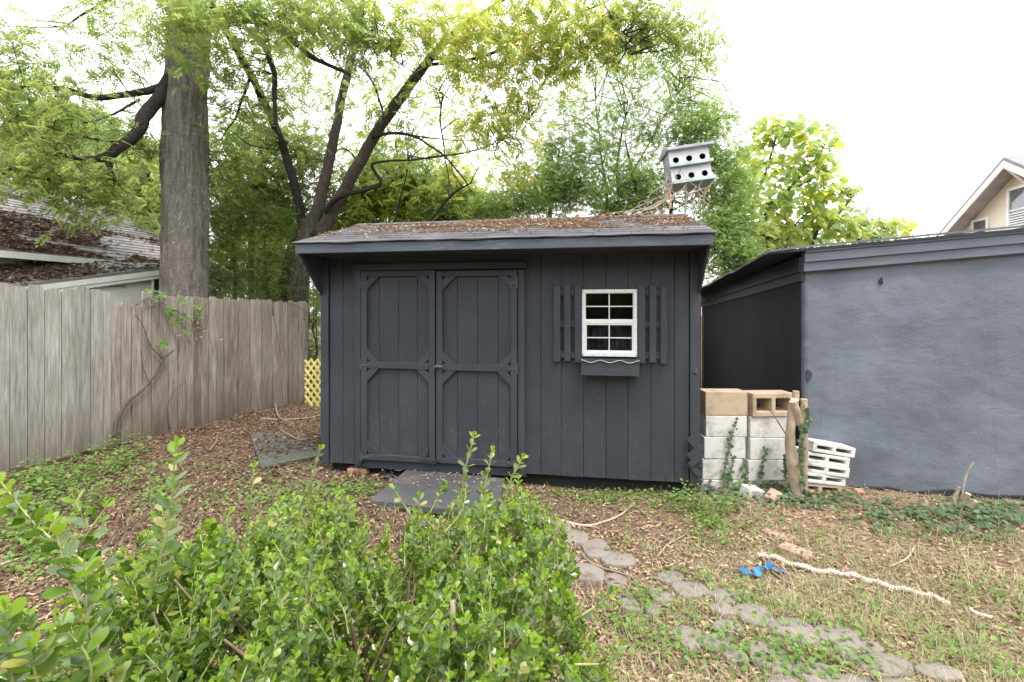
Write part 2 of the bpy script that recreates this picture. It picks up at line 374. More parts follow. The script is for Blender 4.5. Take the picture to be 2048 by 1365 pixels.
M['lf_big'] = m_leaf('large_yellow_green_leaf', [(.22, .31, .10), (.30, .38, .11), (.42, .45, .11), (.52, .48, .10), (.26, .34, .13), (.20, .29, .11)], .55, 1.9, rough=.5)
M['lf_box'] = m_leaf('glossy_boxwood_leaf', [(.05, .105, .014), (.08, .15, .018), (.14, .23, .024), (.055, .115, .014), (.24, .33, .035), (.095, .175, .018), (.17, .26, .025), (.06, .12, .014), (.12, .20, .02), (.065, .13, .015), (.13, .21, .02), (.38, .36, .10)], .3, 2.0, rough=.27, spec=1.0)
M['lf_box_new'] = m_leaf('young_boxwood_leaf', [(.20, .31, .03), (.26, .38, .045), (.16, .26, .025)], .4, 1.8, rough=.32, spec=.5)
M['stem_green'] = m_simple('yellow_green_shoot_stem', (.36, .38, .15), .5, .2, 30, .1)
M['stem_woody'] = m_simple('brown_shrub_stem', (.22, .16, .10), .8, .3, 30, .3)
M['lf_weed'] = m_leaf('bright_weed_leaves', [(.10, .19, .035), (.15, .26, .05), (.21, .33, .08), (.12, .21, .045)], .4, 1.7, rough=.5)
M['lf_ivy'] = m_leaf('dull_ivy_leaves', [(.07, .12, .055), (.10, .16, .075), (.15, .22, .11), (.08, .13, .06)], .3, 1.6, rough=.4)
M['lf_black'] = m_leaf('oversprayed_charcoal_leaves', [(.05, .055, .065), (.10, .105, .12), (.04, .045, .05), (.17, .18, .20)], .0, rough=.5)
M['grass'] = m_leaf('dry_and_green_grass_blades', [(.13, .21, .05), (.40, .32, .20), (.18, .27, .07), (.52, .43, .29), (.16, .24, .05), (.58, .49, .35), (.15, .23, .05), (.36, .27, .17)], .25, 1.5, rough=.6)
M['litter'] = m_leaf('fallen_dry_leaves', [(.26, .15, .09), (.42, .28, .18), (.18, .105, .07), (.54, .40, .27), (.32, .18, .12), (.56, .41, .22), (.22, .13, .085), (.47, .34, .23)], .12, 1.3, rough=.75)
M['litter_dark'] = m_leaf('damp_shaded_fallen_leaves', [(.085, .047, .034), (.14, .08, .055), (.065, .04, .03), (.21, .13, .085), (.11, .06, .042), (.36, .25, .13), (.09, .05, .035), (.12, .07, .045)], .1, 1.3, rough=.75)  # damp browns, darkened further so the colour carries the shade beside the shed

def m_ground():
    m, t, b, o = mat('leaf_strewn_soil')
    a = noise_n(t, .9, 5, coord='Object'); d = noise_n(t, 14, 8, rough=.75); f_ = noise_n(t, 70, 5, rough=.7)
    c = ramp(t, d.outputs[0], [(.3, (.06, .038, .028)), (.5, (.13, .085, .062)), (.7, (.24, .165, .12))]).outputs[0]
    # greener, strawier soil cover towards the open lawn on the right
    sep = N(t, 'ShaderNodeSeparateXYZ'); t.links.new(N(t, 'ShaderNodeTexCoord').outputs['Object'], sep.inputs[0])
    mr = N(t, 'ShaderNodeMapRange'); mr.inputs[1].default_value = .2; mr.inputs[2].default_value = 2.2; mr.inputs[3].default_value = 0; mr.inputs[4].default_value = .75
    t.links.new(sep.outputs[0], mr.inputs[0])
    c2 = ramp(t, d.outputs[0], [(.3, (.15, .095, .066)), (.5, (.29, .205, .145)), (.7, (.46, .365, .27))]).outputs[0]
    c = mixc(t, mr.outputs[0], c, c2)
    c = mixc(t, ramp(t, a.outputs[0], [(.5, 0), (.7, .35)]).outputs[0], c, (.12, .15, .05))
    t.links.new(c, b.inputs['Base Color']); b.inputs['Roughness'].default_value = .95; b.inputs['Specular IOR Level'].default_value = .1
    n1 = bump(t, b, d.outputs[0], .8, .03); bump(t, b, f_.outputs[0], .6, .01, n1); return m
M['ground'] = m_ground()
def m_glass():
    m, t, b, o = mat('window_glass')
    b.inputs['Base Color'].default_value = (.9, .93, .95, 1); b.inputs['Roughness'].default_value = .03
    b.inputs['Transmission Weight'].default_value = 1; b.inputs['IOR'].default_value = 1.5
    n = noise_n(t, 3, 2); bump(t, b, n.outputs[0], .05, .01); return m
M['glass'] = m_glass()
M['cream'] = m_simple('cream_house_siding', (.62, .57, .46), .7, .05, 3, .05)
M['white_paint'] = m_simple('white_house_paint', (.68, .68, .64), .6, .12, 4, .1)
M['white_siding'] = m_simple('greenish_white_siding', (.56, .58, .51), .7, .12, 4, .15, rand=.05)
M['soffit'] = m_simple('grey_house_soffit', (.36, .34, .36), .8, .2, 5, .2)
M['blind'] = m_simple('grey_louvre', (.22, .22, .24), .6)
M['blue'] = m_simple('blue_plastic', (.035, .17, .38), .35, .25, 12, .3)
M['rope'] = m_simple('frayed_white_fibre', (.68, .58, .50), .9, .2, 30, .6)
M['bird_white'] = m_simple('white_birdhouse_paint', (.66, .67, .68), .6, .1, 5, .1)
M['bird_green'] = m_simple('pale_green_ledge', (.34, .45, .39), .6, .25, 9, .2)
M['bird_grey'] = m_simple('grey_birdhouse_roof', (.33, .33, .36), .7, .25, 7, .3)
M['ramp_wood'] = m_paint('grey_ramp_board', (.075, .077, .085), (.17, .165, .16), grain=(1.2, 16, 16), wornpos=.55, dust=(.20, .15, .11))
M['slate'] = m_simple('mossy_grey_board', (.075, .078, .062), .85, .3, 7, .3)

# ------------------------------------------------------------------ ground
def ground():
    xs = np.concatenate([np.linspace(-60, -9, 12), np.linspace(-8.5, 8.5, 120), np.linspace(9, 60, 12)])
    ys = np.concatenate([np.linspace(-10, 0, 5), np.linspace(.3, 12, 100), np.linspace(13, 200, 16)])
    V = np.array([(x, y, gz(x, y) + .006 * noise.noise((x * 5, y * 5, 0)) if abs(x) < 9 and y < 12.5 else gz(x, y)) for y in ys for x in xs])
    nx = len(xs); i, j = np.meshgrid(np.arange(len(ys) - 1), np.arange(nx - 1), indexing='ij')
    a = (i * nx + j).ravel(); Fc = np.stack([a, a + 1, a + nx + 1, a + nx], -1)
    o = ob('ground', me_np('ground', V, Fc, True), M['ground']); tag(o, kind='structure')
ground()

# ------------------------------------------------------------------ shed
SA = R(-9.4)
shed = empty('garden_shed', (-1.937, 4.83, 0), SA)
tag(shed, 'charcoal painted wooden shed with double doors and one small white window', 'shed')
ca, sa_ = math.cos(-SA), math.sin(-SA)
def U(px, v=0):
    """distance along the shed front seen at photo column px, on the plane v metres behind the siding"""
    x0, y0 = -1.937 + sa_ * v, 4.83 + ca * v; r = (px - CX) / F
    return (y0 * r - x0) / (ca + sa_ * r)
def Zw(px, py, v=0):
    u = U(px, v); return CZ + (HY - py) / F * (4.83 + ca * v - sa_ * u)
W = 3.66; ZB = .115; ZT = 2.19
b = MB(); b.box(.02, W - .02, .022, 2.35, ZB + .01, 2.19, .001)
# core with the window opening left free
xw0, xw1 = U(1166), U(1272); zw0, zw1 = Zw(1219, 711), Zw(1219, 582)
b = MB()
b.cells([.02, xw0, xw1, W - .02], [ZB + .01, zw0, zw1, ZT], lambda i, k: not (i == 1 and k == 1), .022, .05)
b.cells([.02, W - .02], [ZB + .01, ZT], lambda i, k: True, 2.3, 2.35)
b.build('wall_core', M['interior'], shed)
def board(par, name, x0, x1, z0, z1, y0=0, y1=.018, m=None, bev=.003):
    return MB().box(x0, x1, y0, y1, z0, z1, bev).build(name, m or M['black'], par)
grooves = [U(662), U(686)] + [U(712)]
edges = [.09, U(686), U(713)]
for a, c in zip(edges[:-1], edges[1:]): board(shed, 'siding_board', a + .0015, c - .0015, ZB, ZT)
dR0 = U(1049)
edges = [dR0, U(1081.7), U(1122.7), U(1167), U(1212), U(1256), U(1302), U(1349), W - .09]
for a, c in zip(edges[:-1], edges[1:]):
    a2, c2 = a + .0015, c - .0015
    if c2 <= xw0 or a2 >= xw1: board(shed, 'siding_board', a2, c2, ZB, ZT)
    else:
        if a2 >= xw0 and c2 <= xw1:
            board(shed, 'siding_board', a2, c2, ZB, zw0); board(shed, 'siding_board', a2, c2, zw1, ZT); continue
        xs = sorted({a2, c2, max(a2, xw0), min(c2, xw1)}); bb = MB()
        bb.cells(xs, [ZB, zw0, zw1, ZT], lambda i, k, xs=xs: not (k == 1 and xs[i] >= xw0 - 1e-6 and xs[i + 1] <= xw1 + 1e-6), 0, .018)
        bb.build('siding_board', M['black'], shed)
board(shed, 'siding_board', U(713), dR0, Zw(880, 530), ZT, 0, .018)
# corner trims, side walls
board(shed, 'corner_trim', 0, .085, ZB - .01, 2.185, -.018, 0, M['blackv']); board(shed, 'corner_trim', W - .085, W, ZB - .01, 2.185, -.018, 0, M['blackv'])
for sx in (0, 1):
    for i in range(12):
        y0 = .022 + i * .194; x0 = -.001 if sx == 0 else W - .018
        board(shed, 'side_siding_board', x0, x0 + .018, ZB, 2.1 + (.3 if 2 < i < 8 else .1 if i == 2 or i < 10 else 0), y0, y0 + .189)
# end panels under the front overhang, soffit, fascia
for x0 in (-.001, W - .019):
    MB().prism([(-.39, ZT + .07), (-.40, ZT - .005), (-.36, ZT - .035), (-.012, 1.80), (.02, 1.78), (.02, ZT + .2)], x0, x0 + .02, 'yz').build('end_bracket', M['black'], shed)
    s = 1 if x0 < 1 else 0
MB().box(.0195, W - .0195, -.385, .06, ZT - .002, ZT + .01, .001).build('soffit', M['black'], shed)
MB().box(-.012, W + .012, -.418, -.40, ZT - .003, ZT + .083, .003).build('fascia', M['fascia'], shed)
for x0 in (-.014, W - .006): MB().prism([(-.40, ZT), (-.40, ZT + .07), (.87, 2.645), (.87, 2.56)], x0, x0 + .02, 'yz').build('rake_board', M['fascia'], shed)
# roof deck and shingles
EZ, EY, RZ, RY = 2.285, -.425, 2.68, .87
sl = math.atan2(RZ - EZ, RY - EY); SLN = math.hypot(RZ - EZ, RY - EY)
def roofpt(s, up=0): return EY + math.cos(sl) * s - math.sin(sl) * up, EZ + math.sin(sl) * s + math.cos(sl) * up
dk = MB(); p0 = roofpt(0.01, -.012); p1 = roofpt(SLN, -.012); p2 = (2.5, 2.08)
dk.prism([(p0[0], p0[1] - .012), p0, p1, p2, (p2[0], p2[1] - .03), (p1[0], p1[1] - .03)], -.03, W + .03, 'yz'); dk.build('roof_deck', M['shingle'], shed)
nc = 9; ex = SLN / nc
shm = {}
for r_ in range(nc):
    x = -.045 - (.15 if r_ % 2 else 0)
    while x < W + .04:
        x0, x1 = max(x, -.045), min(x + .304, W + .045); x += .308
        if x1 - x0 < .03: continue
        o = MB(); s0, s1 = r_ * ex - (.012 if r_ == 0 else 0), (r_ + 1) * ex + .01
        nseg = 5; j = [rnd.uniform(-.003, .006) for _ in range(nseg + 1)]
        vs = []; 
        for q in range(nseg + 1):
            xx = x0 + (x1 - x0) * q / nseg
            wav = .010 * math.sin(xx * 3.1) * math.sin(xx * 7.7 + 1) if r_ == 0 else 0
            for (s_, up) in ((s0 + j[q] * .5 + wav * .6, .006 + abs(j[q]) * .2 - abs(wav) * .3), (s0 + j[q] * .5 + wav * .6, .001 - abs(wav)), (s1, .003), (s1, -.003)):
                yy, zz = roofpt(s_, up); vs.append((xx, yy, zz))
        fs = []
        for q in range(nseg):
            a, c = q * 4, q * 4 + 4; fs += [(a, c, c + 2, a + 2), (a + 1, a + 3, c + 3, c + 1), (a, a + 1, c + 1, c)]
        fs += [(0, 2, 3, 1), (nseg * 4, nseg * 4 + 1, nseg * 4 + 3, nseg * 4 + 2)]
        o.add(vs, fs); o.build('shingle', M['shingle'], shed)
rc = MB(); a1 = roofpt(SLN - .12, .012); pk = (RY, RZ + .018); a2 = (RY + .12, RZ - .03)
rc.prism([a1, pk, a2, (a2[0], a2[1] - .012), (RY, RZ + .004), (a1[0], a1[1] - .008)], -.05, W + .05, 'yz'); rc.build('ridge_cap', M['shingle'], shed)
# timber skids and sill board
MB().box(.06, W - .06, .10, .19, -.05, ZB + .01, .004).build('skid', M['skid'], shed)
MB().box(.06, W - .06, 1.9, 1.99, -.05, ZB + .01, .004).build('skid', M['skid'], shed)
zl = Zw(880, 930)
board(shed, 'sill_board', U(712), U(1052), ZB - .03, Zw(724, 918) - .004, -.004, .02, M['blackh'])
# door frame
board(shed, 'door_frame_post', U(712), U(724), ZB - .005, Zw(724, 542), -.030, 0, M['blackv'])
board(shed, 'door_frame_post', U(1037), U(1050), ZB - .005, Zw(1037, 540), -.030, 0, M['blackv'])
board(shed, 'door_header', U(708), U(1053), Zw(880, 540), Zw(880, 526.5), -.042, 0, M['blackh'])
def door(px0, px1, pg, latch):
    u0, u1 = U(px0) + .003, U(px1) - .003; zt = Zw(px0, 543.5 if not latch else 543) - .0; zb = Zw(px0, 917 if not latch else 924)
    d = empty('door', (u0, 0, zb), 0, parent=shed); w_, h_ = u1 - u0, zt - zb
    gs = [0.0] + [U(p) - u0 for p in pg] + [w_]
    for a, c in zip(gs[:-1], gs[1:]): MB().box(a + .0012, c - .0012, -.012, .012, 0, h_, .003).build('door_board', M['black'], d)
    sw = .062; y0, y1 = -.042, -.012
    zm = (Zw(px0 + 10, 736 if not latch else 740.5) - zb, Zw(px0 + 10, 723 if not latch else 727.5) - zb)
    rb = .055
    MB().box(0, sw, y0, y1, 0, h_).build('stile', M['blackv'], d); MB().box(w_ - sw, w_, y0, y1, 0, h_).build('stile', M['blackv'], d)
    for (z0, z1) in ((0, rb), zm, (h_ - rb, h_)): MB().box(sw, w_ - sw, y0 + .001, y1, z0, z1).build('rail', M['blackh'], d)
    k = .128; t_ = .07
    for (z0, z1) in ((rb, zm[0]), (zm[1], h_ - rb)):
        for (x, sx) in ((sw, 1), (w_ - sw, -1)):
            for (z, sz) in ((z0, 1), (z1, -1)):
                if not latch and sx == -1 and sz == 1 and z0 == rb:
                    # the broken corner piece: slipped and split
                    MB().prism([(x - .10, z + .004), (x - .055, z + .002), (x - .006, z + .062), (x - .006, z + .118)], y0 + .002, y1 - .002).build('broken_brace', M['blackv'], d)
                    MB().prism([(x - .055, z + .002), (x - .035, z + .002), (x - .006, z + .03), (x - .006, z + .05)], y0 - .004, y1 - .006).build('wood_splinter', M['blackh'], d)
                    continue
                q = t_ * 1.3
                pl = [(x, z + sz * k), (x, z + sz * (k - q)), (x + sx * (k - q), z), (x + sx * k, z)]
                MB().prism(pl, y0 + .003, y1).build('corner_brace', M['blackv'], d)
    # strap hinges on the outer edge
    hx = 0 if not latch else w_; s = 1 if not latch else -1
    for zz in (h_ - .12, (zm[0] + zm[1]) / 2, .03):
        h = MB(); h.prism([(hx - s * .006, zz - .045), (hx + s * .012, zz - .045), (hx + s * .012, zz - .014), (hx + s * .10, zz - .003), (hx + s * .10, zz + .003), (hx + s * .012, zz + .014), (hx + s * .012, zz + .045), (hx - s * .006, zz + .045)], y0 - .004, y0 - .0005)
        h.tube([(hx - s * .004, y0 - .006, zz - .05), (hx - s * .004, y0 - .006, zz + .05)], .006, 8); h.build('strap_hinge', M['metal'], d)
    if latch:
        z = (zm[0] + zm[1]) / 2 + .005; h = MB()
        h.tube([(.012, y0 - .001, z), (.012, y0 - .02, z)], .02, 12)
        h.tube(crom([(-.02, y0 - .014, z - .004), (.0, y0 - .026, z + .002), (.04, y0 - .03, z + .004), (.075, y0 - .028, z - .002)], 3), crom([[.004], [.009], [.013], [.006]], 3)[:, 0], 8)
        h.build('latch_handle', M['metal'], d, True)
    else:
        # ragged rot at the foot of the meeting stile
        for i in range(7):
            x = w_ - .15 + i * .02; z = rnd.uniform(.0, .03)
            MB().prism([(x, z), (x + rnd.uniform(.04, .08), z + rnd.uniform(-.01, .01)), (x + rnd.uniform(.05, .09), z + rnd.uniform(.008, .016)), (x + .01, z + .012)], y0 - .008 - i * .001, y0 - .001).build('wood_splinter', M['skid'], d)
door(725, 873, [760, 798, 835.6], False)
door(874.5, 1036, [915.5, 955.8, 996.8], True)
# window
wx0, wx1 = U(1163.7), U(1274); wz0, wz1 = Zw(1219, 713.3), Zw(1219, 579.6)
win = empty('window', (wx0, -.001, wz0), 0, parent=shed); ww, wh = wx1 - wx0, wz1 - wz0
fr = .033
fm = MB(); fm.cells([0, fr, ww - fr, ww], [0, fr * 1.3, wh - fr, wh], lambda i, k: not (i == 1 and k == 1), -.028, .03); fo = fm.build('window_frame', M['white_vinyl'], win)
bv = fo.modifiers.new('bevel', 'BEVEL'); bv.width = .004; bv.segments = 2
zmid = wh * .53
MB().box(fr, ww - fr, -.020, .01, zmid - .025, zmid + .012).build('meeting_rail', M['white_vinyl'], win)
for (z0, z1, yy, mrg) in ((fr * 1.3, zmid - .025, -.014, .012), (zmid + .012, wh - fr, -.008, .004)):
    s = MB(); s.cells([fr, fr + mrg, ww - fr - mrg, ww - fr], [z0, z0 + mrg * 1.1, z1 - mrg, z1], lambda i, k: not (i == 1 and k == 1), yy, yy + .018); s.build('sash', M['white_vinyl'], win)
    zc = (z0 + z1) / 2; MB().box(ww / 2 - .005, ww / 2 + .005, yy + .003, yy + .008, z0, z1, .001).build('muntin', M['white_vinyl'], win)
    MB().box(fr + mrg, ww / 2 - .0055, yy + .003, yy + .008, zc - .005, zc + .005, .001).build('muntin', M['white_vinyl'], win)
    MB().box(ww / 2 + .0055, ww - fr - mrg, yy + .003, yy + .008, zc - .005, zc + .005, .001).build('muntin', M['white_vinyl'], win)
    for xa, xb in ((fr + mrg, ww / 2), (ww / 2, ww - fr - mrg)):
        for za, zb_ in ((z0 + mrg, zc), (zc, z1 - mrg)):
            MB().box(xa + .0005, xb - .0005, yy + .0095, yy + .0125, za + .0005, zb_ - .0005, .0003).build('pane', M['glass'], win)
sc_m = MB().tube([(0, 0, 0), (0, -.003, 0)], .0035, 8).mesh('screw')
for q in range(6):
    for (x, z) in ((.012 + q * (ww - .024) / 5, .012), (.012 + q * (ww - .024) / 5, wh - .010), (.010, .02 + q * (wh - .04) / 5), (ww - .010, .02 + q * (wh - .04) / 5)):
        o = ob('screw', sc_m, M['rust'] if rnd.random() < .3 or (x > ww - .02 and z < .1) else M['metal'], win); o.location = (x, -.0285, z)
cu = MB(); n_ = 60
vs = [(.0 + ww * i / n_, .09 + .012 * math.sin(i * .9) + .006 * math.sin(i * 2.3), z) for z in (-.02, zmid - .01) for i in range(n_ + 1)]
cu.add(vs, [(i, i + 1, n_ + 2 + i, n_ + 1 + i) for i in range(n_)]); cu.build('hanging_sheet', M['curtain'], win, True)
# shutters
def shutter(cols, y0, y1, cross):
    x0 = U(cols[0][0]); s = empty('shutter', (x0, -.001, 0), 0, parent=shed)
    za, zb_ = Zw(cols[1][0], y1), Zw(cols[1][0], y0)
    for (c, q) in zip(cols, (0, .006, -.004)):
        MB().box(U(c[0]) - x0, U(c[1]) - x0, -.045, -.025, za + q, zb_ + q).build('slat', M['blackv'], s)
    for c in cross:
        MB().box(.01, U(cols[2][1]) - x0 - .01, -.025, -.003, Zw(cols[1][0], c[1]), Zw(cols[1][0], c[0])).build('crosspiece', M['blackh'], s)
shutter([(1108, 1121.5), (1129, 1141.5), (1149.6, 1162.5)], 572.6, 723, [(579, 592), (641, 655), (703, 716)])
shutter([(1275.5, 1289.6), (1298, 1311.5), (1320, 1333)], 572.6, 726, [(579, 592), (643, 656), (704, 718)])
# window box with a scalloped trim
bx0, bx1 = U(1163), U(1275.5); zt_, zb_ = Zw(1219, 716), Zw(1219, 748); wb = empty('window_box', (bx0, 0, zb_), 0, parent=shed); bw, bh = bx1 - bx0, zt_ - zb_
YO = -.15
board(wb, 'box_front', 0, bw, 0, bh, YO, YO + .016, M['blackh']); board(wb, 'box_side', 0, .016, 0, bh, YO + .016, -.001, M['black']); board(wb, 'box_side', bw - .016, bw, 0, bh, YO + .016, -.001, M['black'])
board(wb, 'box_bottom', .016, bw - .016, 0, .014, YO + .016, -.001, M['blackh'])
n_ = 36; top = [(bw * i / n_, bh + .004) for i in range(n_ + 1)]
bot = [(bw * i / n_, bh - .018 + .011 * math.sin(i / n_ * 3.0 * 2 * math.pi + 1.6)) for i in range(n_ + 1)]
sb = MB(); v = [(x, y, z) for y in (YO - .012, YO - .001) for (x, z) in top] + [(x, y, z) for y in (YO - .012, YO - .001) for (x, z) in bot]; m_ = n_ + 1
sb.add(v, [(i, i + 1, 2 * m_ + i + 1, 2 * m_ + i) for i in range(n_)] + [(m_ + i, 3 * m_ + i, 3 * m_ + i + 1, m_ + i + 1) for i in range(n_)] + [(2 * m_ + i, 2 * m_ + i + 1, 3 * m_ + i + 1, 3 * m_ + i) for i in range(n_)] + [(i, m_ + i, m_ + i + 1, i + 1) for i in range(n_)] + [(0, 2 * m_, 3 * m_, m_), (n_, m_ + n_, 4 * m_ - 1, 3 * m_ - 1)])
sb.build('scalloped_trim', M['blackh'], wb)
MB().tube([(bw * i / n_, YO - .013, bh - .018 + .011 * math.sin(i / n_ * 3.0 * 2 * math.pi + 1.6)) for i in range(n_ + 1)], .0025, 5).build('worn_trim_edge', m_simple('bare_edge', (.5, .48, .5), .7), wb)
# small hook on the right corner trim, bolt on the left
h = MB(); uz = Zw(1391, 743); uu = U(1391); h.box(uu - .012, uu + .012, -.03, -.0185, uz - .02, uz + .024); h.tube([(uu - .035, -.024, uz), (uu, -.035, uz - .004)], .004, 6); h.build('hook', M['metal'], shed)
h = MB(); uz = Zw(649, 766); uu = U(649); h.tube([(uu, -.018, uz + .015), (uu, -.03, uz + .015)], .009, 8); h.tube([(uu, -.018, uz - .012), (uu, -.03, uz - .012)], .009, 8); h.build('bolt', M['metal'], shed)
# crossed plate ornament leaning at the right corner
orn = empty('wooden_ornament', (U(1390), -.05, 0), 0, parent=shed)
orn.parent = None; orn.matrix_world = Matrix.Translation((-1.937, 4.83, 0)) @ Matrix.Rotation(SA, 4, 'Z') @ Matrix.Translation((U(1390), -.02, 0))
tag(orn, 'black criss-cross wooden ornament at the lower right corner of the shed', 'ornament')
zc = Zw(1390, 910)
def diag(cx, cz, l, w_, ang, y, nm='ornament_slat'):
    c_, s_ = math.cos(ang), math.sin(ang); e = w_ / 2
    pl = [(-l / 2, -e), (l / 2 - e, -e), (l / 2, 0), (l / 2 - e, e), (-l / 2, e)]
    MB().prism([(cx + a * c_ - b_ * s_, cz + a * s_ + b_ * c_) for a, b_ in pl], y, y + .014).build(nm, M['blackv'], orn)
diag(-.002, zc + .10, .17, .06, R(-48), -.018); diag(.0, zc + .045, .17, .055, R(42), -.034)
diag(.0, zc - .04, .17, .06, R(-46), -.018); diag(.0, zc - .02, .15, .05, R(46), -.050); diag(-.01, zc - .115, .15, .05, R(-46), -.034)
# ------------------------------------------------------------------ leaf litter helper + roof litter
DIA_V = [(0, 0, 0), (.45, .24, .06), (1, 0, -.04), (.5, -.22, .08)]; DIA_F = [(0, 2, 1), (0, 3, 2)]
def litter(name, pts, size, mtl, parent=None, tilt=.45, curl=True, world=False, lift=.3):
    n = len(pts); a = rng.uniform(0, 2 * math.pi, n)
    X = np.stack([np.cos(a), np.sin(a), rng.normal(0, tilt * .6, n)], -1); Zr = np.stack([rng.normal(0, tilt, n), rng.normal(0, tilt, n), np.ones(n)], -1)
    s = rng.uniform(size[0], size[1], n); Mx = frames(X, Zr, s)
    pv = [(0, 0, 0), (.3, .2, .12), (.7, .17, .10), (1, 0, .02), (.7, -.19, .13), (.3, -.2, .10), (.5, 0, -.04)]
    pf = [(0, 6, 1), (1, 6, 2), (2, 6, 3), (3, 6, 4), (4, 6, 5), (5, 6, 0)]
    Q = np.array(pts) + np.stack([0 * s, 0 * s, s * lift * rng.uniform(.2, 1, n)], -1)
    V, Fc = inst(pv, pf, Mx, Q)
    o = ob(name, me_np(name, V, Fc), mtl, parent, world); o['kind'] = 'stuff'; return o
pts = []
while len(pts) < 5200:
    u = rnd.uniform(0, W); s = rnd.gauss(.62, .26) * SLN
    dens = .35 + .65 * min(1, max(0, (u - .3) / 1.0)); 
    if not 0.03 < s < SLN * .93 or rnd.random() > dens: continue
    if noise.noise((u * 2.2, s * 5, 3)) < -.05 + (.25 if s < .35 else 0) and rnd.random() < .88: continue
    y, z = roofpt(s, .012); pts.append((u, y, z + rnd.random() * .008))
ro = litter('roof_leaf_litter', pts, (.012, .045), M['litter'], shed, .35)
Msh = Matrix.Translation((-1.937, 4.83, 0)) @ Matrix.Rotation(SA, 4, 'Z')
ro.parent = None; ro.matrix_world = Msh; tag(ro, 'brown dry leaves strewn over the shed roof', 'leaf litter')

# yellow lattice beside the shed
lt = empty('lattice_panel', (-2.56, 6.05, 0), R(-8)); tag(lt, 'yellow wooden lattice panel standing behind the left corner of the shed', 'lattice')
pA, pB = P(612, 812, 6.05), P(650, 720, 6.05); ox, oz = -2.56, 0
LW, LH0, LH1 = .42, pA.z, P(640, 718, 6.05).z
def clipline(x, z, dx, dz):
    """part of a diagonal that lies in the panel"""
    t0, t1 = -9, 9
    for (p, d, lo, hi) in ((x, dx, -.08, .34), (z, dz, LH0, LH1)):
        a, c = (lo - p) / d, (hi - p) / d; t0, t1 = max(t0, min(a, c)), min(t1, max(a, c))
    return t0, t1
for s in (1, -1):
    for i in range(-12, 14):
        x = i * .088; z = .7; dx, dz = math.cos(R(52)) * s, math.sin(R(52)); t0, t1 = clipline(x, z, dx, dz)
        if t1 - t0 < .06: continue
        a = (x + dx * t0, z + dz * t0); c = (x + dx * t1, z + dz * t1); nx_, nz2 = -dz * .0125, dx * .0125
        MB().prism([(a[0] + nx_, a[1] + nz2), (a[0] - nx_, a[1] - nz2), (c[0] - nx_, c[1] - nz2), (c[0] + nx_, c[1] + nz2)], -.004 + s * .006, .004 + s * .006).build('lattice_strip', M['lattice'], lt)

# ------------------------------------------------------------------ ramp board, brick, slab
def flatboard(name, quad, th, mtl, label, cat, z=0, n=1):
    """quad of four ground photo points (px,py) at height z; n boards side by side"""
    cc = []
    for (px, py) in quad:
        Y = (CZ - z) * F / (py - HY); cc.append(Vector(((px - CX) / F * Y, Y, z)))
    ctr = sum(cc, Vector()) / 4; e = empty(name, (ctr.x, ctr.y, 0)); tag(e, label, cat)
    for i in range(n):
        t0, t1 = i / n + (.004 if i else 0), (i + 1) / n - (.004 if i < n - 1 else 0)
        q = [cc[0].lerp(cc[1], t0), cc[0].lerp(cc[1], t1), cc[3].lerp(cc[2], t1), cc[3].lerp(cc[2], t0)]
        b_ = MB(); v = [p - e.location for p in q]; v = [(p.x, p.y, p.z) for p in v] + [(p.x, p.y, p.z - th) for p in v]
        b_.add(v, [(0, 1, 2, 3), (7, 6, 5, 4), (0, 4, 5, 1), (1, 5, 6, 2), (2, 6, 7, 3), (3, 7, 4, 0)])
        o = b_.build('plank', mtl, e); m_ = o.modifiers.new('bevel', 'BEVEL'); m_.width = .004; m_.segments = 2
    return e
flatboard('ramp_board', [(740, 1000), (990, 1030), (1010, 957), (815, 938)], .05, M['ramp_wood'], 'dark grey wooden ramp lying before the shed doors', 'ramp', .085, 1)
flatboard('ground_slab', [(522, 934), (655, 908), (612, 868), (499, 866)], .03, M['slate'], 'grey mossy board lying on the leaves left of the shed', 'board', .045)
def brick(px, py, sz, rz, mtl, label, tilt=(0, 0), name='brick', z=None):
    g = G(px, py); b_ = MB(); b_.box(-sz[0] / 2, sz[0] / 2, -sz[1] / 2, sz[1] / 2, 0, sz[2], .008); o = b_.build(name, mtl)
    o.location = (g.x, g.y, g.z - .006 if z is None else z); o.rotation_euler = (R(tilt[0]), R(tilt[1]), R(rz)); tag(o, label, 'brick'); return o
brick(718, 946, (.21, .10, .065), -8, M['brick'], 'single reddish brick lying under the left end of the shed', (3, -2))
brick(1558, 1070, (.20, .10, .05), -52, M['brickp'], 'upper of two pink bricks sunk in the dirt in front of the block wall', z=-.03)
brick(1592, 1105, (.20, .11, .05), -55, M['brickp'], 'lower of two pink bricks sunk in the dirt near the white rope', z=-.026)
brick(1500, 995, (.16, .12, .10), 20, M['block_white'], 'broken white chunk of block lying below the right block column', (8, 12))
brick(1545, 1000, (.15, .10, .07), 40, M['brickp'], 'brown brick fragment beside the foot of the cut trunk', (12, -14))
brick(1715, 988, (.08, .06, .05), 15, M['brick'], 'small red brick chip against the stucco wall', (20, 10))

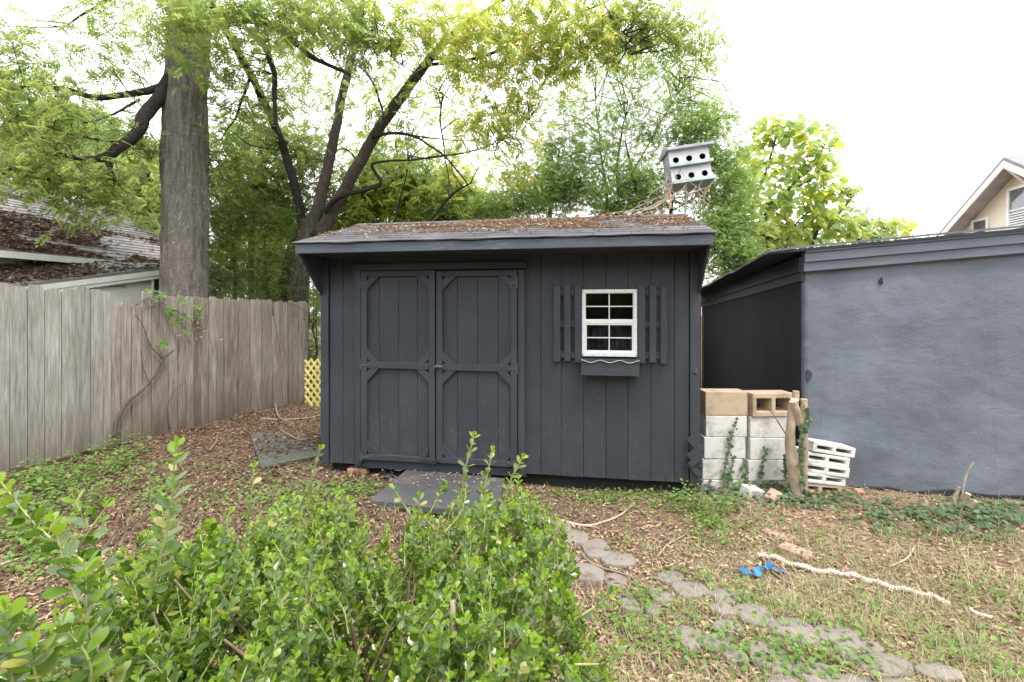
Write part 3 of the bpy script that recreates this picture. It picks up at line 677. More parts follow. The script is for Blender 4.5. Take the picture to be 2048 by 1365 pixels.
# ------------------------------------------------------------------ concrete blocks
def hollow(name, w_, h_, d_, mtl, slots, slot_h, loc, rot, label, chip=0):
    xs = [0]; e = w_ / (slots * 2 + slots * .0 + .0001)
    web = .038; sw = (w_ - web * (slots + 1)) / max(1, slots); xs = [-w_ / 2]
    for i in range(slots): xs += [xs[-1] + web, xs[-1] + web + sw]
    xs += [w_ / 2]; zs = [0, (h_ - slot_h) / 2, (h_ + slot_h) / 2, h_]
    b_ = MB(); b_.cells(xs, zs, lambda i, k: not (k == 1 and i % 2 == 1), -d_ / 2, d_ / 2) if slots else b_.cells([-w_ / 2, w_ / 2], [0, h_], lambda i, k: True, -d_ / 2, d_ / 2)
    o = b_.build(name, mtl); m_ = o.modifiers.new('bevel', 'BEVEL'); m_.width = .006; m_.segments = 2
    o.location = loc; o.rotation_euler = rot; tag(o, label, 'concrete block', 'concrete blocks stacked beside the shed'); return o
BY = 4.55
def zrow(py, Y=BY): return CZ + (HY - py) / F * Y
xl = (1444 - CX) / F * BY; xr = (1532 - CX) / F * BY
rows = [(827, 869), (869, 912), (912, 953), (953, 996)]
rn = ['second', 'third', 'fourth', 'bottom']
hollow('concrete_block', .392, zrow(780) - zrow(827) - .003, .19, M['block_tan'], 0, 0, (xl + .003, BY + .0, zrow(827)), (0, 0, R(-1)), 'tan block with a plain face on top of the column next to the shed')
hollow('concrete_block', .405, zrow(783) - zrow(829) - .003, .20, M['block_tan'], 2, .125, (xr + .012, BY - .005, zrow(829)), (0, 0, R(3)), 'tan block with two square holes on top of the right column')
for c, (x, dy) in enumerate(((xl, 0), (xr, 1.5))):
    for i, (a, d) in enumerate(rows):
        z0, z1 = zrow(d + dy), zrow(a + dy)
        hollow('concrete_block', .388 + rnd.uniform(-.006, .006), z1 - z0 - .004, .19, M['block_white'], 0, 0, (x - i * .012 + rnd.uniform(-.004, .004), BY + rnd.uniform(-.006, .006), z0), (0, 0, R(rnd.uniform(-1.5, 1.5))),
               'white painted block, %s from the top in the %s' % (rn[i], 'column touching the shed' if c == 0 else 'column behind the cut trunk'))
# leaning pile of flat blocks
SY = 4.32
names = ['topmost', 'second', 'third', 'fourth', 'fifth', 'lowest']
for i, (pxr, py0, ang, py1) in enumerate(((1697, 880, 10, 910), (1684, 904, 9, 924), (1682, 921, 8, 945), (1676, 941, 7, 962), (1670, 960, 5, 982), (1668, 981, 3, 1003))):
    xr_ = (pxr - CX) / F * SY; zc_ = CZ + (HY - (py0 + py1) / 2) / F * SY
    hollow('concrete_block', .40, .088, .19, M['block_white'] if i != 4 else M['block_tan'], 2 if i != 5 else 0, .032, (xr_ - .20, SY + rnd.uniform(-.01, .01), zc_ - .044), (0, R(ang), R(rnd.uniform(-4, 4))),
           '%s flat slotted block of the leaning pile by the stucco wall' % names[i])

# ------------------------------------------------------------------ stucco outbuilding on the right
bd = empty('stucco_outbuilding', (2.745, 4.45, 0), SA); tag(bd, 'low charcoal grey stucco outbuilding with sloping roof edge at the right', 'outbuilding')
def wallgrid(u0, u1, zlo, ztop0, ztop1, nx, nz2, y, amp):
    V = []; 
    for k in range(nz2 + 1):
        for i in range(nx + 1):
            u = u0 + (u1 - u0) * i / nx; zt = ztop0 + (ztop1 - ztop0) * i / nx; z = zlo + (zt - zlo) * k / nz2
            d = amp * (noise.fractal((u * 1.7, z * 1.9, 5), .8, 2.2, 5))
            V.append((u, y + d, z))
    a = (np.arange(nz2)[:, None] * (nx + 1) + np.arange(nx)[None]).ravel()
    return np.array(V), np.stack([a, a + 1, a + nx + 2, a + nx + 1], -1)
V, Fc = wallgrid(.02, 4.2, -.15, 2.03, 2.34, 150, 90, 0.0, .014)
o = ob('front_wall', me_np('front_wall', V, Fc, True), M['stucco'], bd)
# rough broken corner edge
cv = []; n_ = 60
for k in range(n_ + 1):
    z = -.15 + 2.2 * k / n_; j = abs(noise.noise((z * 9, 1, 0))) * .03 * (1.0 if 1.1 < z < 2.0 else .25)
    cv += [(.045, .004, z), (.0 + j, -.004 + j, z), (-.012 + j * .8, .03, z), (-.012, .06, z)]
a = (np.arange(n_)[:, None] * 4 + np.arange(3)[None]).ravel(); ob('corner_edge', me_np('corner_edge', cv, np.stack([a, a + 1, a + 5, a + 4], -1)), M['stucco'], bd)
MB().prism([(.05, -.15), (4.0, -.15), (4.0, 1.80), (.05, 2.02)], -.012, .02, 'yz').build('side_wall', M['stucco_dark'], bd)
# side boards of the cornice
MB().prism([(.0, 2.02), (4.0, 1.80), (4.0, 1.71), (.0, 1.935)], -.03, -.014, 'yz').build('cornice_board', M['blackh'], bd)
MB().prism([(.0, 2.16), (4.0, 1.94), (4.0, 1.80), (.0, 2.022)], -.05, -.014, 'yz').build('cornice_board', M['black'], bd)
tanr = (2.155 - 2.016) / 1.765
def trimb(z0, z1, y0, y1, m_, nm='cornice_board', x0=-.03):
    xs = [x0, 2.05, 4.3]; 
    for a_, c_ in zip(xs[:-1], xs[1:]):
        MB().prism([(a_ + .001, z0 + tanr * a_), (c_ - .001, z0 + tanr * c_), (c_ - .001, z1 + tanr * c_), (a_ + .001, z1 + tanr * a_)], y0, y1).build(nm, m_, bd)
trimb(2.022, 2.105, -.055, 0, M['trim2']); trimb(2.108, 2.19, -.075, 0, M['trim2']); trimb(2.193, 2.232, -.09, 0, M['trim2'])
rs = MB(); n_ = 24
vt = []
for i in range(n_ + 1):
    t = 4.1 * i / n_; wob = .012 * math.sin(t * 5.2) + .008 * math.sin(t * 11)
    ze = 2.232 - .012 * 3 - .105 * t * .55 if t < 2 else 2.232 - .036 - .1155 - .085 * (t - 2)
    ze = 2.225 - .075 * t
    vt += [(-.36 + wob, -.10 + t, ze - .02 + wob), (4.4, -.10 + t, ze + tanr * 4.4 + .0)]
vb = [(x, y, z - .022) for (x, y, z) in vt]
m_ = len(vt); rs.add(vt + vb, [(2 * i, 2 * i + 1, 2 * i + 3, 2 * i + 2) for i in range(n_)] + [(m_ + 2 * i, m_ + 2 * i + 2, m_ + 2 * i + 3, m_ + 2 * i + 1) for i in range(n_)] + [(2 * i, 2 * i + 2, m_ + 2 * i + 2, m_ + 2 * i) for i in range(n_)] + [(0, m_, m_ + 1, 1), (2 * n_, 2 * n_ + 1, m_ + 2 * n_ + 1, m_ + 2 * n_)])
rs.build('roof_sheet', M['blackh'], bd)
MB().prism([(-.36, 2.195), (-.05, 2.235), (4.3, 2.245 + tanr * 4.3), (4.3, 2.26 + tanr * 4.3), (-.05, 2.252), (-.36, 2.212)], -.115, -.095).build('drip_edge', M['trim2'], bd)
# back of the building so the roof rests on walls
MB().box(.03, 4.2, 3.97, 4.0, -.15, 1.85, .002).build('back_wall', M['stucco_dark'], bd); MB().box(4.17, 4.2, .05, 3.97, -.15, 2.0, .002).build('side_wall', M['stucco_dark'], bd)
# footing crack band
ft = MB(); ft.prism([(.4, -.1), (1.9, -.1), (1.9, .045), (1.5, .03), (1.2, .06), (.9, .02), (.7, .05), (.4, .035)], -.03, .0); ft.build('footing', M['stucco_dark'], bd)
# small hexagonal plate on the corner
hx = MB(); hz = CZ + (HY - 750) / F * 4.45; hx.prism([(.012, hz + .05), (.035, hz + .045), (.055, hz + .01), (.04, hz - .045), (.01, hz - .05), (.0, hz - .02)], -.02, -.006); hx.build('corner_plate', M['blackv'], bd)
nl = MB(); nl.prism([(.62, 1.93), (.64, 1.96), (.65, 1.90), (.625, 1.90)], -.015, -.002); nl.build('paint_flake', M['skid'], bd)

# ------------------------------------------------------------------ fences
FD = Vector((.2936, .9559, 0)); FA = math.atan2(FD.y, FD.x)
F0 = Vector((-5.07, 4.7, 0)) - FD * 1.55
def fence(name, s0, s1, width, topf, botf, mtl, label, rails=True, round_=True):
    e = empty(name, F0 + FD * s0, FA); tag(e, label, 'fence')
    s = 0; L_ = s1 - s0; k = 0
    while s < L_ - .03:
        w_ = width + rnd.uniform(-.012, .012); w_ = min(w_, L_ - s); ss = s0 + s
        zt, zb = topf(ss) + rnd.uniform(-.028, .018), botf(ss) + rnd.uniform(-.01, .01)
        y = rnd.uniform(-.010, .010); x0, x1 = s + .0035, s + w_ - .0035; ww_ = x1 - x0; le = rnd.uniform(-.006, .006)
        nn = 7; r_ = ww_ * .32
        topc = [(x1, zt - r_), (x1 - r_ * .12, zt - r_ * .5), (x1 - r_ * .5, zt - r_ * .12), (x1 - r_ * 1.1, zt), (x0 + r_ * 1.1, zt), (x0 + r_ * .5, zt - r_ * .12), (x0 + r_ * .12, zt - r_ * .5), (x0, zt - r_)]
        if not round_: topc = [(x1, zt - .03), (x1 - .02, zt + rnd.uniform(-.01, .01)), (x0 + .02, zt), (x0, zt - .03)]
        poly = [(x0, zb), (x1, zb)] + [(a + le, z) for a, z in topc]
        # cupped board: two strips of slightly different depth give the face a curve
        MB().prism(poly, y, y + .019).build('board', mtl, e)
        s += w_; k += 1
    if rails:
        for z in (.35, 1.0, 1.55): MB().box(0, L_, .031, .069, z, z + .085).build('rail', M['fence_old'], e)
        for x in np.arange(.1, L_, 2.2): MB().box(x, x + .09, .070, .155, -.1, 1.7).build('post', M['fence_old'], e)
    return e
sA = 2.555   # where the two runs meet
fence('picket_fence', 0, sA, .137, lambda s: 1.925 - .02 * max(0, s - 1.5), lambda s: .05, M['fence_new'], 'pale grey board fence section nearest the camera, with rounded board tops')
def top2(s):
    if s < sA + .27: return 1.755
    if s < sA + .36: return 1.90
    return 1.885 - .022 * (s - sA)
fence('picket_fence', sA, sA + 3.35, .118, top2, lambda s: .03 - .02 * (s - sA), M['fence_old'], 'brown stained older board fence section running back to the shed, first boards short', round_=True)
# brown fence seen in the gap between shed and outbuilding
gf = empty('board_fence', (1.66, 8.955, 0), R(-9.4)); tag(gf, 'dark brown board fence closing the gap between shed and outbuilding', 'fence')
x = 0
for i in range(20):
    w_ = .14; MB().prism([(x + .004, 0), (x + w_ - .004, 0), (x + w_ - .004, 1.95 + rnd.uniform(-.03, .03)), (x + .004, 1.95)], 0, .02).build('board', M['fence_old'], gf); x += w_
MB().box(0, 2.8, -.05, -.004, 1.72, 1.84).build('rail', M['fence_old'], gf)

# ------------------------------------------------------------------ house on the left
lh = empty('shingled_house', (-7.55, 7.0, 0), 0); tag(lh, 'white sided neighbour house with leaf covered grey shingle roof behind the fence', 'house')
H0 = Vector((-7.55, 7, 0)); HD = FD.copy(); HP = Vector((-.9559, .2936, 0))
def Hh(s, t, z): 
    p = H0 + HD * s + HP * t; return (p.x, p.y, z)
def quadslab(name, q, th, mtl, par, n_courses=0):
    """slab under the quad q (eave a,b then ridge c,d); with courses as stepped strips"""
    q = [Vector(p) for p in q]; b_ = MB(); nrm = (q[1] - q[0]).cross(q[3] - q[0]).normalized()
    if nrm.z < 0: nrm = -nrm
    if n_courses:
        for i in range(n_courses):
            a0, b0 = q[0].lerp(q[3], i / n_courses), q[1].lerp(q[2], i / n_courses); a1, b1 = q[0].lerp(q[3], (i + 1) / n_courses), q[1].lerp(q[2], (i + 1) / n_courses)
            u = nrm * .012
            b_.add([a0, b0, b1, a1, a0 + u, b0 + u], [(4, 5, 2, 3), (0, 1, 5, 4)])
    dn = nrm * th; b_.add([*q, *[p - dn for p in q]], [(0, 1, 2, 3), (7, 6, 5, 4), (0, 4, 5, 1), (1, 5, 6, 2), (2, 6, 7, 3), (3, 7, 4, 0)])
    o = b_.build(name, mtl, par, world=True); return o
o = quadslab('roof', [Hh(-5, 0, 2.55), Hh(3.9, 0, 2.55), Hh(3.9, 3.0, 4.10), Hh(-5, 3.0, 4.10)], .06, M['shingle_h'], lh, 22)
quadslab('roof', [Hh(3.9, 6.0, 2.55), Hh(-5, 6.0, 2.55), Hh(-5, 3.0, 4.10), Hh(3.9, 3.0, 4.10)], .06, M['shingle_h'], lh, 0)
def barw(name, p, q, hgt, th, mtl, par):
    """board standing on edge from p to q"""
    p, q = Vector(p), Vector(q); d = (q - p).normalized(); s = d.cross(Vector((0, 0, 1))).normalized() * th
    b_ = MB(); up = Vector((0, 0, hgt)); v = [p, q, q + up, p + up]; v += [x + s for x in v]
    b_.add(v, [(0, 1, 2, 3), (7, 6, 5, 4), (0, 4, 5, 1), (1, 5, 6, 2), (2, 6, 7, 3), (3, 7, 4, 0)]); return b_.build(name, mtl, par, world=True)
barw('gutter', Hh(-5, -.02, 2.44), Hh(3.9, -.02, 2.44), .10, .03, M['white_paint'], lh)
barw('rake_board', Hh(3.92, 0, 2.45), Hh(3.92, 3.0, 4.0), .10, .03, M['white_paint'], lh)
for i in range(16):
    z = .2 + i * .145
    barw('siding_board', Hh(-5, .35 - .006 * (i % 2), z), Hh(3.6, .35 - .006 * (i % 2), z), .141, -.03, M['white_siding'], lh)
w1 = MB(); v = [Hh(3.6, .4, .1), Hh(3.6, 5.6, .1), Hh(3.6, 5.6, 2.6), Hh(3.6, 3.0, 3.95), Hh(3.6, .4, 2.6)]; w1.add(v, [(0, 1, 2, 3, 4)]); w1.build('gable_wall', M['white_siding'], lh, world=True)
# lower wing with the raked white board
wing = empty('house_wing', P(330, 560, 8.7), 0); wing.location.z = 0; tag(wing, 'low white wing of the neighbour house with small dark window above the fence', 'house')
E0, E1 = P(-60, 583, 6.4), P(372, 531, 8.9); E2 = P(490, 590, 9.6)
B0, B1, B2 = P(-60, 540, 6.95), P(120, 523, 7.9), P(385, 524, 9.7)
q = MB(); up = Vector((0, 0, .02)); top = [E0 + up, E1 + up, B2, B1, B0]; q.add([*top, *[p - Vector((0, 0, .05)) for p in top]], [(0, 1, 2, 3, 4), (9, 8, 7, 6, 5), (0, 5, 6, 1), (1, 6, 7, 2), (2, 7, 8, 3), (3, 8, 9, 4), (4, 9, 5, 0)])
q.build('roof', M['shingle_h'], wing, world=True)
q = MB(); q.add([E1 + up, E2 + up, P(500, 560, 10.4), B2], [(0, 1, 2, 3)]); q.build('roof', M['shingle_h'], wing, world=True)
barw('rake_board', E0 - Vector((0, 0, .12)), E1 - Vector((0, 0, .12)), .12, -.04, M['white_paint'], wing); barw('rake_board', E1 - Vector((0, 0, .12)), E2 - Vector((0, 0, .12)), .12, -.04, M['white_paint'], wing)
barw('rake_trim', E0 - Vector((0, -.05, .17)), E1 - Vector((0, -.05, .17)), .05, -.04, M['white_paint'], wing)
wa, wb_, wc = P(-60, 600, 6.5), P(372, 600, 9.05), P(478, 600, 9.7)
for i in range(15):
    z0 = .1 + i * .15
    for a_, c_, ea, ec in ((wa, wb_, E0, E1), (wb_, wc, E1, E2)):
        # clip each board under the rake
        def zat(t): return ea.z + (ec.z - ea.z) * t - .13
        t0, t1 = 0, 1
        if zat(0) < z0 + .145 and zat(1) > z0 + .02 and zat(1) != zat(0): t0 = max(0, (z0 + .12 + .13 - ea.z) / (ec.z - ea.z))
        if zat(1) < z0 + .145 and zat(0) > z0 + .02: t1 = min(1, (z0 + .12 + .13 - ea.z) / (ec.z - ea.z))
        if (zat(0) < z0 + .02 and zat(1) < z0 + .02) or t1 - t0 < .03: continue
        p, q_ = a_.lerp(c_, t0), a_.lerp(c_, t1); barw('siding_board', (p.x, p.y - .006 * (i % 2), z0), (q_.x, q_.y - .006 * (i % 2), z0), .147, -.03, M['white_siding'], wing)
wp = P(317, 566, 8.62); wf = MB(); wf.cells([-.14, -.115, .115, .14], [-.17, -.145, .145, .17], lambda i, k: not (i == 1 and k == 1), -.03, .02)
wn = empty('window', (0, 0, 0), parent=wing); wn.location = (wp.x - wing.location.x + .05, wp.y - wing.location.y - .03, wp.z); wn.rotation_euler = (0, 0, R(65))
wf.build('frame', M['white_paint'], wn); MB().box(-.115, .115, -.012, -.008, -.145, .145, .0005).build('pane', M['glass'], wn); MB().box(-.12, .12, .012, .02, -.15, .15, .0005).build('dark_room', M['interior'], wn)
# litter on the house roofs
pts = []
while len(pts) < 10000:
    s, t = rnd.uniform(-2, 3.8), rnd.random() ** 1.2 * 2.9
    if noise.noise((s * .9 + t * .5, t * 1.3, 1)) < -.62 + t * .22 + max(0, s) * .26 and rnd.random() < .95: continue
    pts.append(Hh(s, t, 2.55 + t / 3 * 1.55 + .015))
o = litter('roof_leaf_litter', pts, (.03, .10), M['litter_dark'], None, .35); tag(o, 'brown fallen leaves covering the neighbour house main roof', 'leaf litter')
pts = []
for _ in range(2600):
    a_, c_ = rnd.random(), rnd.random(); p = E0.lerp(E1, a_).lerp((B0.lerp(B1, a_ * 2) if a_ < .5 else B1.lerp(B2, a_ * 2 - 1)), c_); pts.append((p.x, p.y, p.z + .02))
o = litter('roof_leaf_litter', pts, (.03, .09), M['litter_dark'], None, .35); tag(o, 'brown fallen leaves covering the low wing roof behind the fence', 'leaf litter')

# ------------------------------------------------------------------ cream house far right
ch = empty('cream_house', (11.38, 11.0, 0), SA); tag(ch, 'cream gabled house with wide bracketed eaves rising behind the outbuilding', 'house')
PZ = 5.21; tp = math.tan(R(34.5)); OV = .46
def rk(v): return PZ - abs(v) * tp
for s, vv in ((1, 2.35), (-1, 3.0)):
    b_ = MB(); v0, v1 = 0, s * vv
    pr = [(v0, PZ), (v1, rk(v1)), (v1, rk(v1) - .07), (v0, PZ - .08)]
    b_.prism(pr, 0, 9, 'yz'); b_.build('roof', M['shingle_h'], ch)
    MB().prism([(v0, PZ - .083), (v1, rk(v1) - .073), (v1, rk(v1) - .22), (v0, PZ - .25)], -.005, .03, 'yz').build('rake_board', M['white_paint'], ch)
    MB().prism([(v0, PZ - .082), (v1, rk(v1) - .072), (v1, rk(v1) - .10), (v0, PZ - .115)], .031, 8.9, 'yz').build('soffit', M['soffit'], ch)
MB().prism([(1.85, .3), (1.85, rk(1.85) - .13), (0, PZ - .13), (-2.5, rk(-2.5) - .13), (-2.5, .3)], OV, OV + .05, 'yz').build('gable_wall', M['cream'], ch)
MB().box(OV + .05, 8, -2.5, -2.45, .3, 3.3).build('side_wall', M['cream'], ch); MB().box(OV + .05, 8, 1.8, 1.85, .3, 3.7).build('side_wall', M['cream'], ch)
for v_ in (2.0, .0, -1.9):
    b_ = MB(); z = rk(v_) - .2
    b_.box(.03, OV, v_ - .04, v_ + .04, z - .08, z, .004); b_.prism([(OV - .01, z - .46), (OV - .01, z - .37), (.16, z - .08), (.06, z - .08)], v_ - .035, v_ + .035, 'xz') ; b_.build('eave_bracket', M['white_paint'], ch)
def hwin(v0, v1, z0, z1, louvre=False):
    w_ = empty('window', (OV, (v0 + v1) / 2, z0), 0, parent=ch); hw = (v1 - v0) / 2; H = z1 - z0
    b_ = MB()
    for (a_, c_, d_, e_) in ((-hw - .07, -hw, 0, H + .07), (hw, hw + .07, 0, H + .07), (-hw, hw, H, H + .07), (-hw - .09, hw + .09, -.06, -.001)): b_.box(-.05, -.001, a_, c_, d_, e_, .004)
    b_.build('frame', M['white_paint'], w_); MB().box(-.02, -.012, -hw, hw, H * (.4 if louvre else 0), H, .001).build('pane', M['glass'], w_); MB().box(-.008, -.002, -hw, hw, 0, H, .001).build('dark_room', M['blind'], w_)
    MB().box(-.035, -.0205, -hw, hw, H * .48, H * .52, .001).build('rail', M['white_paint'], w_)
    if louvre:
        for i in range(7):
            z = H * .03 + i * H * .36 / 6; b_ = MB(); b_.prism([(-.045, z), (-.02, z + .03), (-.02, z + .038), (-.045, z + .01)], -hw, hw, 'xz'); b_.build('louvre_slat', M['white_paint'], w_)
def vch(px):
    r = (px - CX) / F; return (11.38 + ca * OV - r * (11 - sa_ * OV)) / (ca * r - sa_)
hwin(vch(1975), vch(1949), 3.45, 3.95); hwin(-.25, vch(2022), 3.55, 4.5, True)

# ------------------------------------------------------------------ birdhouse
YB = 6.6; pb = P(1371, 445, YB)
bh_ = empty('birdhouse', P(1378, 372, YB), rot=(R(-2), R(-7), R(-5))); tag(bh_, 'white two storey birdhouse with six round holes, tilted on its pole', 'birdhouse')
BW, BD, BH = .53, .34, .30
def holes(z0, z1, y, nm):
    b_ = MB(); n_ = 16; cw = BW / 3; r_ = .042
    for c in range(3):
        cx_ = -BW / 2 + cw * (c + .5); cz_ = z0 + .085; ring = []; sq = []
        for i in range(n_):
            a_ = 2 * math.pi * i / n_ + math.pi / 4; ring.append((cx_ + r_ * math.cos(a_), cz_ + r_ * math.sin(a_)))
            q_ = i * 4 / n_; k = int(q_); f_ = q_ - k; cs = [(cx_ + cw / 2, z1), (cx_ - cw / 2, z1), (cx_ - cw / 2, z0), (cx_ + cw / 2, z0)]
            p_, r2 = cs[k], cs[(k + 1) % 4]; sq.append((p_[0] + (r2[0] - p_[0]) * f_, p_[1] + (r2[1] - p_[1]) * f_))
        v = [(x, y, z) for x, z in sq] + [(x, y, z) for x, z in ring] + [(x, y + .012, z) for x, z in ring]
        b_.add(v, [(i, (i + 1) % n_, n_ + (i + 1) % n_, n_ + i) for i in range(n_)] + [(n_ + i, n_ + (i + 1) % n_, 2 * n_ + (i + 1) % n_, 2 * n_ + i) for i in range(n_)])
    b_.build(nm, M['bird_white'], bh_)
holes(.012, .225, -BD / 2, 'lower_front'); holes(.245, .46, -BD / 2, 'upper_front')
for sx in (-1, 1): MB().box(sx * BW / 2 - (.012 if sx > 0 else 0), sx * BW / 2 + (.012 if sx < 0 else 0), -BD / 2 + .013, BD / 2, .012, .46, .002).build('side_panel', M['bird_grey'], bh_)
MB().box(-BW / 2, BW / 2, BD / 2 - .0, BD / 2 + .012, .012, .46, .002).build('back_panel', M['bird_grey'], bh_)
MB().box(-BW / 2 + .015, BW / 2 - .015, -.02, -.0, .02, .45, .002).build('inner_wall', M['interior'], bh_)
MB().box(-BW / 2 - .01, BW / 2 + .02, -BD / 2 - .07, BD / 2 + .03, -.012, .011, .003).build('floor_board', M['bird_grey'], bh_)
MB().box(-BW / 2 - .01, BW / 2 + .02, -BD / 2 - .088, -BD / 2 - .071, -.012, .035, .003).build('ledge', M['bird_green'], bh_)
MB().box(-BW / 2 - .01, BW / 2 + .02, -BD / 2 - .07, -BD / 2 - .002, .228, .243, .002).build('ledge_floor', M['bird_grey'], bh_)
MB().box(-BW / 2 - .01, BW / 2 + .02, -BD / 2 - .088, -BD / 2 - .071, .222, .265, .003).build('ledge', M['bird_green'], bh_)
MB().prism([(-BD / 2 - .09, .455), (-BD / 2 - .09, .49), (0, .56), (BD / 2 + .06, .49), (BD / 2 + .06, .462)], -BW / 2 - .03, BW / 2 + .05, 'yz').build('roof', M['bird_grey'], bh_)
pb0 = P(1371, 378, YB - .05); pole = MB(); pole.tube([(pb0.x, pb0.y, pb0.z), (pb0.x, pb0.y, 1.2), (pb0.x, pb0.y, 0)], .017, 8); pole.build('pole', M['galv'], bh_, True, True)

# ------------------------------------------------------------------ trees: structure
class Tree:
    def __init__(s, name, label, base, cat='tree', group=None):
        s.e = empty(name, base); tag(s.e, label, cat, group); s.k = 1.0; s.sk = []; s.parts = {}
    def limb(s, pts, name='limb', m='bark_dark', sides=9, steps=6, rough=.05, wob=.02):
        """pts: (px, py, Y, radius)"""
        q = np.array([[*P(a, b_, Y), r_ * s.k] for a, b_, Y, r_ in pts]); q = crom(q, steps)
        for k in range(len(q)): q[k, :3] += [wob * noise.noise((q[k, 0] * 3, q[k, 2] * 3, c * 9.1)) for c in range(3)]
        v, f = tube(q[:, :3], np.maximum(q[:, 3], .002), sides, True, rough)
        s.parts.setdefault((name, m), MB()).add(v, f); s.sk.append(q); return q
    def finish_wood(s):
        for (nm, m_), b_ in s.parts.items(): ob(nm, b_.mesh(nm, True, False), M[m_], s.e, True)
    def twigs(s, clumps, per=5, m='bark_dark', r0=.012, name='twigs'):
        """thin twigs from the nearest limb into each clump; returns twig points for leaves"""
        sk = np.vstack([q[:, :3] for q in s.sk]); b_ = MB(); ends = []
        for (px, py, Y, rx, ry, n, *rest) in clumps:
            c = np.array(P(px, py, Y)); rr = np.array([rx / F * Y, .7 * rx / F * Y, ry / F * Y])
            for _ in range(per):
                g = rng.normal(0, .5, 3); t = c + rr * g / max(1, np.linalg.norm(g))
                near = sk[np.argsort(np.linalg.norm(sk - t, axis=1))[rng.integers(0, 6)]]
                mid = (near + t) / 2 + rng.normal(0, .08, 3) + np.array([0, 0, .08]); q = crom([near, near * .6 + mid * .4, mid, mid * .4 + t * .6 + rng.normal(0, .05, 3), t], 3)
                v, f = tube(q, np.linspace(r0, .0025, len(q)), 4, False); b_.add(v, f); ends.append(q[len(q) // 3:])
        if b_.v: tag(ob(name, b_.mesh(name, True, False), M[m], s.e, True), kind='stuff')
        return np.vstack(ends) if ends else None
def compound(npair=5, w_=.085, l_=.33, droop=.3):
    V = []; Fq = []
    for i in range(npair):
        x = .18 + .75 * i / npair; z = -droop * x * x
        for s in (1, -1):
            a = R(62 - i * 3); d = np.array([math.cos(a), s * math.sin(a), -.25]); pvec = np.array([-s * math.sin(a), math.cos(a), .0]) * w_ * .9
            b0 = np.array([x, 0, z]); n = len(V); V += [b0, b0 + d * l_ * .45 + pvec + [0, 0, .015], b0 + d * l_, b0 + d * l_ * .45 - pvec + [0, 0, .015]]; Fq += [(n, n + 2, n + 1), (n, n + 3, n + 2)]
    b0 = np.array([.95, 0, -droop * .9]); n = len(V); V += [b0, b0 + [.12, w_, 0], b0 + [.26, 0, -.08], b0 + [.12, -w_, 0]]; Fq += [(n, n + 2, n + 1), (n, n + 3, n + 2)]
    n = len(V); V += [[0, .006, 0], [0, -.006, 0], [.95, 0, -droop * .9]]; Fq += [(n, n + 1, n + 2)]
    return np.array(V), np.array(Fq)
def sprig(nl=9, l_=.30, w_=.10, seed=0):
    """twig with alternate simple leaves"""
    r_ = np.random.default_rng(seed); V = []; Fq = []
    for i in range(nl):
        x = (i + .5) / nl; s = 1 if i % 2 else -1; a = R(r_.uniform(35, 70)); d = np.array([math.cos(a), s * math.sin(a), r_.uniform(-.4, .5)]); d /= np.linalg.norm(d)
        pv = np.array([-s * math.sin(a), math.cos(a), r_.uniform(-.3, .3)]) * w_; b0 = np.array([x, 0, -.1 * x * x]); n = len(V); l2 = l_ * r_.uniform(.75, 1.15)
        V += [b0, b0 + d * l2 * .5 + pv, b0 + d * l2, b0 + d * l2 * .5 - pv]; Fq += [(n, n + 2, n + 1), (n, n + 3, n + 2)]
    n = len(V); V += [[0, .008, 0], [0, -.008, 0], [1, 0, -.1]]; Fq += [(n, n + 1, n + 2)]
    return np.array(V), np.array(Fq)
COMP = compound(); SPR = [sprig(9, seed=i) for i in range(3)]; SPRT = [sprig(12, .22, .06, seed=i + 9) for i in range(3)]
def crown(tree, clumps, proto, size, mtl, name='crown', droop=-.35, pull=None, pullf=.35, keep=None):
    """clumps: (px,py,Y,rx px,ry px,count). leaves gather in tufts with open gaps between them"""
    protos = proto if isinstance(proto, list) else [proto]; TT = []; 
    for (px, py, Y, rx, ry, n, *rest) in clumps:
        c = np.array(P(px, py, Y)); rr = np.array([rx / F * Y, (rest[0] if rest else .8 * max(rx, ry) / F * Y), ry / F * Y])
        nt_ = max(4, n // 6); g = rng.normal(0, .62, (nt_, 3)); l = np.linalg.norm(g, axis=1)[:, None]; g = np.where(l > 1.35, g / l * 1.2, g)
        tc_ = c + g * rr
        if pull is not None:
            k = rng.random(nt_) < pullf
            for i in np.nonzero(k)[0]:
                dd = np.linalg.norm(pull - tc_[i], axis=1); tc_[i] = pull[np.argmin(dd)] + rng.normal(0, .05, 3)
        a = rng.integers(0, nt_, n); TT.append(tc_[a] + rng.normal(0, 1, (n, 3)) * size * .85)
    T = np.vstack(TT); n = len(T); a = rng.uniform(0, 2 * math.pi, n)
    X = np.stack([np.cos(a), np.sin(a), rng.normal(droop, .4, n)], -1); Zr = np.stack([rng.normal(0, .5, n), rng.normal(0, .5, n), np.ones(n)], -1)
    Mx = frames(X, Zr, size * rng.uniform(.65, 1.25, n)); pick = rng.integers(0, len(protos), n); Vs = []; Fs = []; off = 0
    for k, (pv, pf) in enumerate(protos):
        m_ = pick == k
        if not m_.any(): continue
        V, Fc = inst(pv, pf, Mx[m_], T[m_]); Vs.append(V); Fs.append(Fc + off); off += len(V)
    o = ob(name, me_np(name, np.vstack(Vs), np.vstack(Fs)), M[mtl], tree.e, True); o['kind'] = 'stuff'; return o

